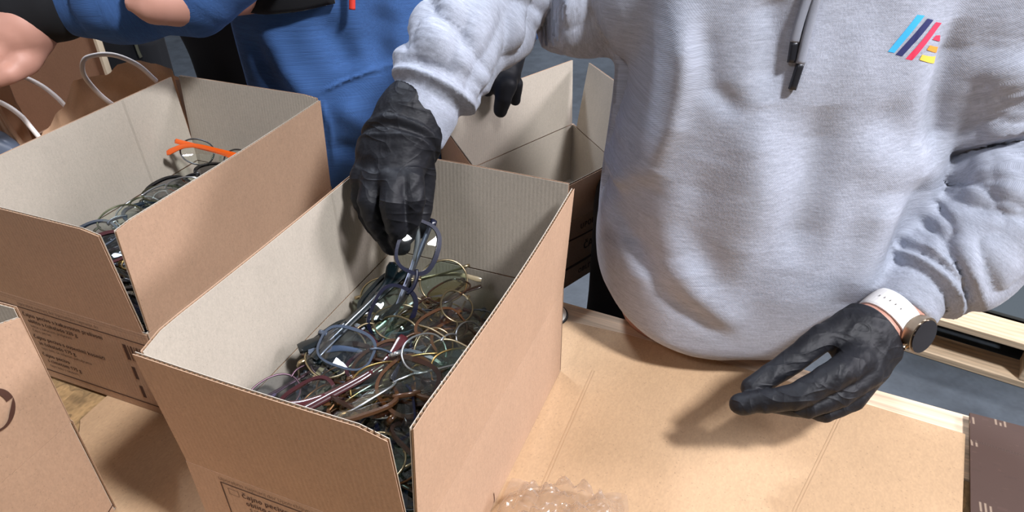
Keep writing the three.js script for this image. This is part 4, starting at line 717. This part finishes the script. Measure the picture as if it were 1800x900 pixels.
const SKIN = {
  gold: [metal(0x9c8250), plastic(0x5a3a22)], palegold: [metal(0xa89878), plastic(0x9c8d70)], silver: [metal(0xbfc3c6), plastic(0x23252b)], gunmetal: [metal(0x4d5157, 0.35), plastic(0x121317)], black: [plastic(0x0c0d11), plastic(0x0c0d11)],
  navy: [plastic(0x10142a), metal(0xb4b8c2), metal(0x8f96ac)], tortoise: [plastic(0x2f1a0f), plastic(0x26160b)], burgundy: [plastic(0x3c1116), plastic(0x48161b)], iceblue: [plastic(0x3f4958), plastic(0x525d6e)], amber: [plastic(0x4a2d16), plastic(0x3d2612)], lilac: [plastic(0x3b2233), plastic(0xd6bfd4)], teal: [plastic(0x0a1519), plastic(0x0a1418)],
  orange: [metal(0x6c6f70), plastic(0xe85f14), plastic(0xe85f14)], plum: [metal(0x6a5560, 0.4), plastic(0x7f6f8c)], olive: [metal(0x5d5f4a, 0.45), plastic(0x4b4d3a)], slate: [plastic(0x2c3644), plastic(0x252e3c)], brown: [metal(0x6a4c33, 0.35), plastic(0x3c2616)], bluegrey: [metal(0x808a96, 0.35), plastic(0x24466f)],
};
function makeGlasses(style, fold, skin, lens) {
  const key = style + fold; const G = geoCache[key] ??= glassGeos(STYLE[style], FOLD[fold]); const [a, b, side] = SKIN[skin];
  const t = thing('eyeglasses', '', 'eyeglasses');
  mesh('frame', G.frame, a, t); for (const g of G.lens) mesh('lens', g, LENS[lens], t);
  for (const k of [0, 1]) { const q = mesh('temple', G.temple[k], side || a, t); mesh('temple_tip', G.tip[k], b, q); }
  if (G.pad) for (const g of G.pad) mesh('nose_pad', g, LENS.clear, t);
  return t;
}
const protos = {};
function glasses(style, fold, skin, lens, label, group) {
  const key = [style, fold, skin, lens].join(); let t = protos[key];
  if (!t) t = protos[key] = makeGlasses(style, fold, skin, lens);
  else { t = t.clone(); t.name = numbered('eyeglasses'); scene.add(t); }
  tag(t, label, 'eyeglasses', group); return t;
}
function poseGlasses(t, c, X, N) {                     // middle of the bridge, direction of the wearer's left, facing
  const x = new THREE.Vector3(...X).normalize(), n = new THREE.Vector3(...N); n.addScaledVector(x, -n.dot(x)).normalize(); const y = n.clone().cross(x);
  t.matrixAutoUpdate = true; t.position.set(...c); t.quaternion.setFromRotationMatrix(new THREE.Matrix4().makeBasis(x, y, n)); t.updateMatrixWorld(true); return t;
}
function hero(style, fold, skin, lens, label, A, B, N) { // A, B: middles of its two lenses
  const c = A.map((v, i) => (v + B[i]) / 2), X = B.map((v, i) => v - A[i]); return poseGlasses(glasses(style, fold, skin, lens, label), c, X, N);
}
// picked out one by one in the middle box
hero('held', 0, 'navy', 'clear', 'navy blue plastic eyeglasses held up by the gloved hand', [-0.0939, 1.0543, -0.598], [-0.1167, 1.0109, -0.556], [0.42, 0.5, 0.8]);
const inMain = [], inLeft = [];
inMain.push(hero('thick', 0, 'teal', 'smoke', 'thick black-teal eyeglasses lying folded below the held pair', [-0.1648, 0.992, -0.5389], [-0.1369, 1, -0.5785], [0.15, -0.85, -0.35]));
inMain.push(hero('pilot', 2, 'palegold', 'clear', 'pale gold wire eyeglasses with black tips near the left wall', [-0.199, 0.992, -0.5429], [-0.1749, 0.99, -0.5642], [-0.25, 0.8, 0.55]));
inMain.push(hero('round', 4, 'palegold', 'green', 'large round gold-rimmed eyeglasses in the far left corner', [-0.155, 0.988, -0.625], [-0.1231, 0.995, -0.6303], [-0.1, 0.55, 0.85]));
inMain.push(hero('cello', 2, 'iceblue', 'blue', 'clear ice-blue eyeglasses in the centre of the heap', [-0.1357, 1.01, -0.4935], [-0.1044, 1.002, -0.485], [0.15, 0.8, 0.55]));
inMain.push(hero('cello', 0, 'amber', 'amber', 'amber brown eyeglasses beside the ice-blue pair', [-0.1069, 1, -0.5041], [-0.0813, 1.002, -0.5273], [0.1, 0.85, 0.5]));
inMain.push(hero('oval', 4, 'palegold', 'blue', 'pale gold eyeglasses standing by the far right wall', [-0.0552, 1.002, -0.5752], [-0.0729, 1.002, -0.5108], [0.3, 0.75, 0.55]));
inMain.push(hero('oval', 0, 'silver', 'clear', 'silver oval eyeglasses leaning by the right wall', [-0.0705, 1.006, -0.5038], [-0.0464, 0.99, -0.5339], [0.35, 0.7, 0.6]));
inMain.push(hero('slim', 0, 'tortoise', 'amber', 'tortoise eyeglasses whose brown temple points to the back right', [-0.1014, 0.998, -0.5583], [-0.0724, 1, -0.5972], [-0.3, 0.85, 0.4]));
inMain.push(hero('oval', 0, 'plum', 'grey', 'small plum wire eyeglasses at the front left end of the heap', [-0.213, 0.988, -0.4839], [-0.1943, 0.986, -0.5055], [-0.1, 0.7, 0.7]));
inMain.push(hero('cat', 0, 'burgundy', 'clear', 'burgundy plastic eyeglasses at the front of the heap', [-0.1681, 0.985, -0.4687], [-0.1416, 0.988, -0.4871], [0.1, -0.8, -0.45]));
inMain.push(hero('big', 0, 'lilac', 'grey', 'dark plum eyeglasses with pink tips by the front corner gap', [-0.0931, 0.98, -0.4407], [-0.0689, 0.982, -0.4629], [0.1, 0.75, 0.6]));
inMain.push(hero('square', 2, 'tortoise', 'clear', 'brown tortoise eyeglasses just behind the burgundy pair', [-0.1383, 0.985, -0.4902], [-0.1092, 0.99, -0.4734], [-0.1, 0.85, 0.45]));
inMain.push(hero('pilot', 2, 'gold', 'green', 'gold double-bridge eyeglasses in front of the silver oval pair', [-0.0939, 0.998, -0.4714], [-0.0693, 0.996, -0.4804], [0.2, 0.85, 0.45]));
inMain.push(hero('oval', 0, 'bluegrey', 'blue', 'steel eyeglasses with blue tips at the front right of the heap', [-0.1133, 0.982, -0.4595], [-0.0939, 0.984, -0.4786], [0.0, 0.9, 0.4]));
// and in the left box
inLeft.push(hero('wirebold', 0, 'orange', 'clear', 'wire eyeglasses with bright orange temples in the back corner of the left box', [-0.365, 1.015, -0.8732], [-0.4271, 1.018, -0.8999], [-0.2, -0.5, -0.8]));
inLeft.push(hero('big', 0, 'black', 'smoke', 'large black sunglasses near the back of the left box', [-0.4323, 0.998, -0.8488], [-0.4104, 0.995, -0.8799], [-0.2, 0.75, 0.6]));
inLeft.push(hero('pilot', 0, 'silver', 'clear', 'silver wire eyeglasses in the middle of the left box', [-0.4526, 1, -0.7887], [-0.4322, 1, -0.822], [-0.1, 0.7, 0.7]));
inLeft.push(hero('round', 2, 'olive', 'clear', 'olive wire eyeglasses beside the slate pair', [-0.4677, 1.002, -0.7689], [-0.4538, 1.002, -0.7968], [-0.3, 0.6, 0.7]));
inLeft.push(hero('big', 0, 'slate', 'grey', 'large slate blue eyeglasses at the front of the left box', [-0.4842, 1, -0.7302], [-0.4589, 1, -0.7598], [-0.5, 0.55, 0.7]));
inLeft.push(hero('square', 2, 'burgundy', 'smoke', 'dark burgundy eyeglasses in the front left of the left box', [-0.5101, 0.992, -0.7333], [-0.4874, 0.99, -0.7541], [-0.1, 0.7, 0.7]));
// the tangle between and below them: what nothing tells apart shares a label and a group
const KINDS = [['oval', 'gold', 'clear', 'gold wire'], ['slim', 'silver', 'clear', 'silver metal'], ['round', 'brown', 'green', 'brown metal'], ['square', 'tortoise', 'clear', 'tortoise plastic'], ['cat', 'burgundy', 'clear', 'burgundy plastic'], ['pilot', 'palegold', 'green', 'pale gold double-bridge'],
  ['thick', 'black', 'grey', 'black plastic'], ['slim', 'gunmetal', 'blue', 'dark metal'], ['cello', 'iceblue', 'blue', 'grey-blue plastic'], ['big', 'amber', 'amber', 'amber plastic'], ['oval', 'bluegrey', 'clear', 'steel wire'], ['cello', 'navy', 'clear', 'dark navy plastic']];
const sampled = {};
function samples(t) {                                  // points of one pair, in its own axes
  const k = t.children[0].geometry.uuid; if (sampled[k]) return sampled[k];
  const out = []; t.traverse(o => { if (o.isMesh && o.name !== 'lens') { const p = o.geometry.attributes.position; for (let i = 0; i < p.count; i += 9) out.push(new THREE.Vector3().fromBufferAttribute(p, i)); } });
  return sampled[k] = out;
}
function keepIn(t, B, slack = 0) {                     // shifts a pair so that nothing of it passes through the walls
  const U = B.walls[0].X, Vv = B.walls[1].X, C = B.t.position, v = new THREE.Vector3(); t.updateMatrixWorld(true); let a0 = 0, a1 = 0, b0 = 0, b1 = 0, lo = 0;
  for (const p of samples(t)) { v.copy(p).applyMatrix4(t.matrixWorld); const a = (v.x - C.x) * U.x + (v.z - C.z) * U.z, b = (v.x - C.x) * Vv.x + (v.z - C.z) * Vv.z; a0 = Math.max(a0, -B.lim[0] - a); a1 = Math.max(a1, a - B.lim[0]); b0 = Math.max(b0, -B.lim[1] - b); b1 = Math.max(b1, b - B.lim[1]); lo = Math.max(lo, TY + 0.006 - v.y); }
  const da = a0 - a1, db = b0 - b1; t.position.addScaledVector(U, da).addScaledVector(Vv, db); t.position.y += lo;
}
// the rest of the heap: every pair has a kind, a zone and a layer of its own, which its label tells
function heap(B, top, where, kinds, foldsOf, zones, along) {
  const U = B.walls[0].X, Vv = B.walls[1].X, C = B.t.position, v = new THREE.Vector3(); let k = 0;
  for (const layer of [0, 1]) for (const q of kinds) for (const [zone, a0, a1, b0, b1] of zones) {
    if (k++ % 7 === 3 + layer) continue;
    let fold = foldsOf(k), best = null, t = glasses(q[0], fold, q[1], q[2], `${q[3]} eyeglasses ${layer ? 'on top of' : 'deep in'} the heap in the ${where}, ${zone}`);
    for (let tr = 0; tr < 200; tr++) {
      const a = rnd(a0, a1), b = rnd(b0, b1), yaw = rnd(6.283), tilt = rnd(layer ? 0.9 : 0.5), td = rnd(6.283), h = top(a, b) - (layer ? rnd(0.002, 0.022) : rnd(0.028, 0.06));
      const X = [Math.cos(yaw), 0.25 * Math.sin(td * 2) * tilt, Math.sin(yaw)], N = [Math.cos(td) * Math.sin(tilt), Math.cos(tilt) * (fold === 0 && hash(k, 1, 2) < 0.3 ? -1 : 1), Math.sin(td) * Math.sin(tilt)];
      poseGlasses(t, [C.x + U.x * a + Vv.x * b, TY + h, C.z + U.z * a + Vv.z * b], X, N);
      let over = 0;
      for (const p of samples(t)) {
        v.copy(p).applyMatrix4(t.matrixWorld); const dx = v.x - C.x, dz = v.z - C.z;
        over = Math.max(over, Math.abs(dx * U.x + dz * U.z) - B.lim[0], Math.abs(dx * Vv.x + dz * Vv.z) - B.lim[1], TY + 0.006 - v.y, v.y - TY - top(a, b) - 0.014);
      }
      if (!best || over < best[0]) best = [over, t.position.clone(), t.quaternion.clone()];
      if (over < 0.0005) break;
    }
    t.position.copy(best[1]); t.quaternion.copy(best[2]); keepIn(t, B);
  }
}
main.lim = [0.102, 0.164]; second.lim = [0.110, 0.162];
for (const t of inMain) keepIn(t, main); for (const t of inLeft) keepIn(t, second);
const ZONES = [['front left part', -0.085, -0.01, -0.13, -0.05], ['front right part', -0.01, 0.085, -0.13, -0.05], ['middle left part', -0.08, -0.01, -0.05, 0.045], ['middle right part', -0.01, 0.085, -0.05, 0.045], ['back part', -0.075, 0.08, 0.045, 0.125]];
heap(main, (a, b) => 0.090 + 0.046 * Math.exp(-(((a - 0.025) / 0.075) ** 2) - ((b + 0.02) / 0.13) ** 2), 'middle box', KINDS, k => [0, 4, 0, 2, 0, 4, 0, 3, 0, 1][k % 10], ZONES);
heap(second, (a, b) => 0.112 + 0.030 * Math.exp(-(((a - 0.03) / 0.08) ** 2)), 'left box', KINDS.filter((q, i) => i % 3 !== 1), k => [0, 0, 4, 0, 4][k % 5], [['front part', -0.08, 0.08, -0.12, -0.04], ['middle part', -0.08, 0.08, -0.04, 0.04], ['back part', -0.08, 0.08, 0.04, 0.12]]);

// ---------------------------------------------------------------- behind the left box
{
  // paper carrier bag: two creased walls open at the top, twisted handles
  const t = thing('paper_bag', 'brown paper carrier bag with white cord handles behind the left box', 'bag');
  const A = new THREE.Vector3(...[-0.7174, 0.9785, -0.93]), B = new THREE.Vector3(...[-0.4907, 1.0603, -1.02]), floorY = TY + 0.001;
  const U = new THREE.Vector3(B.x - A.x, 0, B.z - A.z), w = U.length(); U.normalize(); const W = new THREE.Vector3(-U.z, 0, U.x).multiplyScalar(-1); // towards the back
  const edge = [[-0.6828, 1.002, -0.94], [-0.6607, 1.0276, -0.947], [-0.6328, 1.0556, -0.955], [-0.6013, 1.0953, -0.963], [-0.5842, 1.0934, -0.972], [-0.5669, 1.0943, -0.98], [-0.5479, 1.1088, -0.987], [-0.5279, 1.111, -0.994], [-0.5059, 1.1027, -1.005], [-0.4869, 1.0914, -1.015]];
  const top = edge.map(q => [((q[0] - A.x) * U.x + (q[2] - A.z) * U.z) / w, q[1] - floorY]);
  const hTop = u => { for (let i = 0; i < top.length - 1; i++) if (u <= top[i + 1][0]) { const k = (u - top[i][0]) / (top[i + 1][0] - top[i][0]); return lerp(top[i][1], top[i + 1][1], k * k * (3 - 2 * k)); } return top[top.length - 1][1]; };
  const paper = new THREE.MeshStandardMaterial({ color: 0xdab08c, roughness: 0.75, map: rep(boardTex, 3), side: THREE.DoubleSide });
  const wall = (d0, seedz, extra) => { const nx = 40, ny = 24, g = new THREE.PlaneGeometry(1, 1, nx, ny), p = g.attributes.position; for (let i = 0; i < p.count; i++) { const u = p.getX(i) + 0.5, v = p.getY(i) + 0.5, H = hTop(u) + extra, y = v * H, cr = Math.abs(noise(u * 7 + seedz, v * 5, 3) - 0.5) * 0.018 + Math.abs(noise(u * 13, v * 9 + seedz, 8) - 0.5) * 0.007, d = d0 + cr * (0.4 + v); p.setXYZ(i, A.x + U.x * u * w + W.x * d, floorY + y, A.z + U.z * u * w + W.z * d); } g.computeVertexNormals(); return g; };
  const f = mesh('front_panel', wall(0.0, 1, 0), paper, t), b = mesh('back_panel', wall(0.09, 5, -0.045), paper, t);
  const side = (u, q) => { const g = new THREE.PlaneGeometry(1, 1, 10, 16), p = g.attributes.position; for (let i = 0; i < p.count; i++) { const s = p.getX(i) + 0.5, v = p.getY(i) + 0.5, inn = Math.sin(Math.PI * s) * 0.025 * q; const d = s * 0.09 + 0.012, y = v * (hTop(u) - 0.004 - 0.045 * s); p.setXYZ(i, A.x + U.x * (u * w + inn) + W.x * d, floorY + y, A.z + U.z * (u * w + inn) + W.z * d); } g.computeVertexNormals(); return g; };
  mesh('gusset', side(0, 1), paper, t); mesh('gusset', side(1, -1), paper, t);
  mesh('base', uvMetres(box(w, 0.002, 0.1).rotateY(-Math.atan2(U.z, U.x)).translate(A.x + U.x * w / 2 + W.x * 0.055, floorY, A.z + U.z * w / 2 + W.z * 0.055)), paper, t);
  const cord = std(0xf2e7de, 0.8);
  mesh('handle', sweep([[-0.5511, 1.0613, -0.955], [-0.5638, 1.0879, -0.945], [-0.5713, 1.1179, -0.94], [-0.5667, 1.134, -0.945], [-0.5554, 1.1366, -0.955], [-0.5394, 1.1314, -0.97], [-0.5202, 1.1132, -0.985], [-0.5072, 1.0828, -1]], () => [0.003, 0.003], [0, 0, 1], 8, 60), cord, t);
  mesh('handle', sweep([[-0.7933, 1.0587, -0.99], [-0.7557, 1.0843, -1], [-0.7268, 1.0922, -1.005], [-0.7028, 1.091, -1.005], [-0.6758, 1.0798, -1], [-0.6562, 1.0635, -0.995], [-0.6438, 1.0497, -0.99]], () => [0.003, 0.003], [0, 0, 1], 8, 50), cord, t);
  mesh('handle', sweep([[-0.7393, 1.0782, -0.93], [-0.7087, 1.0848, -0.935], [-0.6892, 1.0755, -0.935], [-0.6704, 1.0608, -0.93], [-0.6601, 1.0461, -0.925], [-0.6511, 1.0338, -0.92]], () => [0.003, 0.003], [0, 0, 1], 8, 50), cord, t);
}
{
  // large carton standing open behind the bag: we look into it over its low near side
  const t = thing('large_carton', 'large brown carton standing open behind the paper bag', 'box');
  const P = [-0.7043, 1.0399, -1.24], Q = [-0.7647, 0.999, -1.04], dk = new THREE.MeshStandardMaterial({ color: 0xa67e62, roughness: 0.85, map: rep(boardTex, 4) });
  const y0 = TY + 0.002, yn = Q[1], panel = (name, a, b, ya, yb, m = dk) => { const d = b.clone().sub(a), l = d.length(), g = uvMetres(box(l, yb - ya, 0.006)); g.rotateY(-Math.atan2(d.z, d.x)); const k = a.clone().add(b).multiplyScalar(0.5); g.translate(k.x, (ya + yb) / 2, k.z); return mesh(name, g, m, t); };
  const U = new THREE.Vector3(-0.94, 0, -0.34), V2 = new THREE.Vector3(-0.34, 0, 0.94), a = new THREE.Vector3(P[0], 0, P[2]), c = a.clone().addScaledVector(V2, 0.24), b = a.clone().addScaledVector(U, 0.5), d = c.clone().addScaledVector(U, 0.5);
  panel('back_wall', a, b, y0, TY + 0.36); panel('left_wall', b, d, y0, TY + 0.36); panel('front_wall', c, d, y0, yn); panel('right_wall', c, a, y0, yn - 0.03);
  const e = a.clone().addScaledVector(V2, 0.011); panel('flap', a, e, yn - 0.03, TY + 0.40, M.edge);
  mesh('base', uvMetres(box(0.5, 0.004, 0.24)).rotateY(-Math.atan2(U.z, U.x)).translate((a.x + d.x) / 2, y0 + 0.002, (a.z + d.z) / 2), dk, t);
}
{
  // blue-grey padded pouch and a black bag beside it
  const p = [-0.6832, 1.0367, -0.9];
  const g = new THREE.SphereGeometry(1, 36, 24), q = g.attributes.position; for (let i = 0; i < q.count; i++) { const x = q.getX(i), y = q.getY(i), z = q.getZ(i), s = 1 + 0.10 * (noise(x * 2.2 + 4, y * 2.2, z * 2.2) - 0.5); q.setXYZ(i, Math.sign(x) * Math.abs(x) ** 0.8 * 0.075 * s, Math.sign(y) * Math.abs(y) ** 0.75 * 0.11 * s, Math.sign(z) * Math.abs(z) ** 0.8 * 0.03 * s); } g.computeVertexNormals();
  const m = thing('plastic_pouch', 'blue-grey glossy pouch at the left edge of the view', 'pouch'); m.position.set(p[0] - 0.055, TY + 0.095, p[2]); m.rotation.y = 0.3;
  mesh('pouch_body', g, new THREE.MeshPhysicalMaterial({ color: 0x5a6576, roughness: 0.35, clearcoat: 0.4 }), m);
}
{
  const t = thing('black_bag', 'black fabric bag on the floor behind the paper bag', 'bag'); const p = [-1.7102, 0.4, -3.1711]; t.position.set(p[0] - 0.02, 0, p[2] - 0.1);
  const g = new RoundedBoxGeometry(0.28, 0.5, 0.2, 6, 0.06), q = g.attributes.position; for (let i = 0; i < q.count; i++) { const s = 1 + 0.16 * (noise(q.getX(i) * 12, q.getY(i) * 9, q.getZ(i) * 12) - 0.5); q.setXYZ(i, q.getX(i) * s, q.getY(i) + 0.25, q.getZ(i) * s); } g.computeVertexNormals();
  mesh('bag_body', g, M.black, t); mesh('bag_strap', sweep([[-0.08, 0.40, 0.11], [-0.06, 0.52, 0.10], [0.06, 0.53, 0.10], [0.09, 0.40, 0.11]], () => [0.004, 0.014], [0, 0, 1], 8, 24), std(0x3a3a2c, 0.8), t);
}
{
  // crumpled clear plastic film at the near edge of the table
  const c = [0.0426, 0.85, -0.4181], g = new THREE.PlaneGeometry(0.115, 0.085, 64, 46); g.rotateX(-Math.PI / 2); const q = g.attributes.position;
  for (let i = 0; i < q.count; i++) { const x = q.getX(i), z = q.getZ(i), e = Math.max(0, 1 - Math.hypot(x / 0.06, z / 0.047)), f = (k, s) => Math.abs(noise(x * k + s, z * k * 1.1, s) - 0.5); const y = 0.006 + Math.min(1, e * 3) * (0.016 + 0.034 * f(60, 3) + 0.022 * f(130, 7) + 0.01 * f(260, 9)); q.setXYZ(i, x + 0.012 * (noise(x * 40, z * 40, 2) - 0.5), y + 0.004 * f(90, 5), z + 0.012 * (noise(x * 40, z * 40, 12) - 0.5)); }
  const h = g.toNonIndexed(); h.computeVertexNormals();
  const m = mesh('plastic_film', h, new THREE.MeshPhysicalMaterial({ color: 0xf4f1ee, roughness: 0.3, transmission: 0.96, thickness: 0, ior: 1.6, side: THREE.DoubleSide }), null); m.position.set(c[0], TY + 0.0035, c[2]); m.rotation.y = -0.2; tag(m, 'crumpled clear plastic film at the bottom edge beside the middle box', 'film');
}

renderer.render(scene, camera);
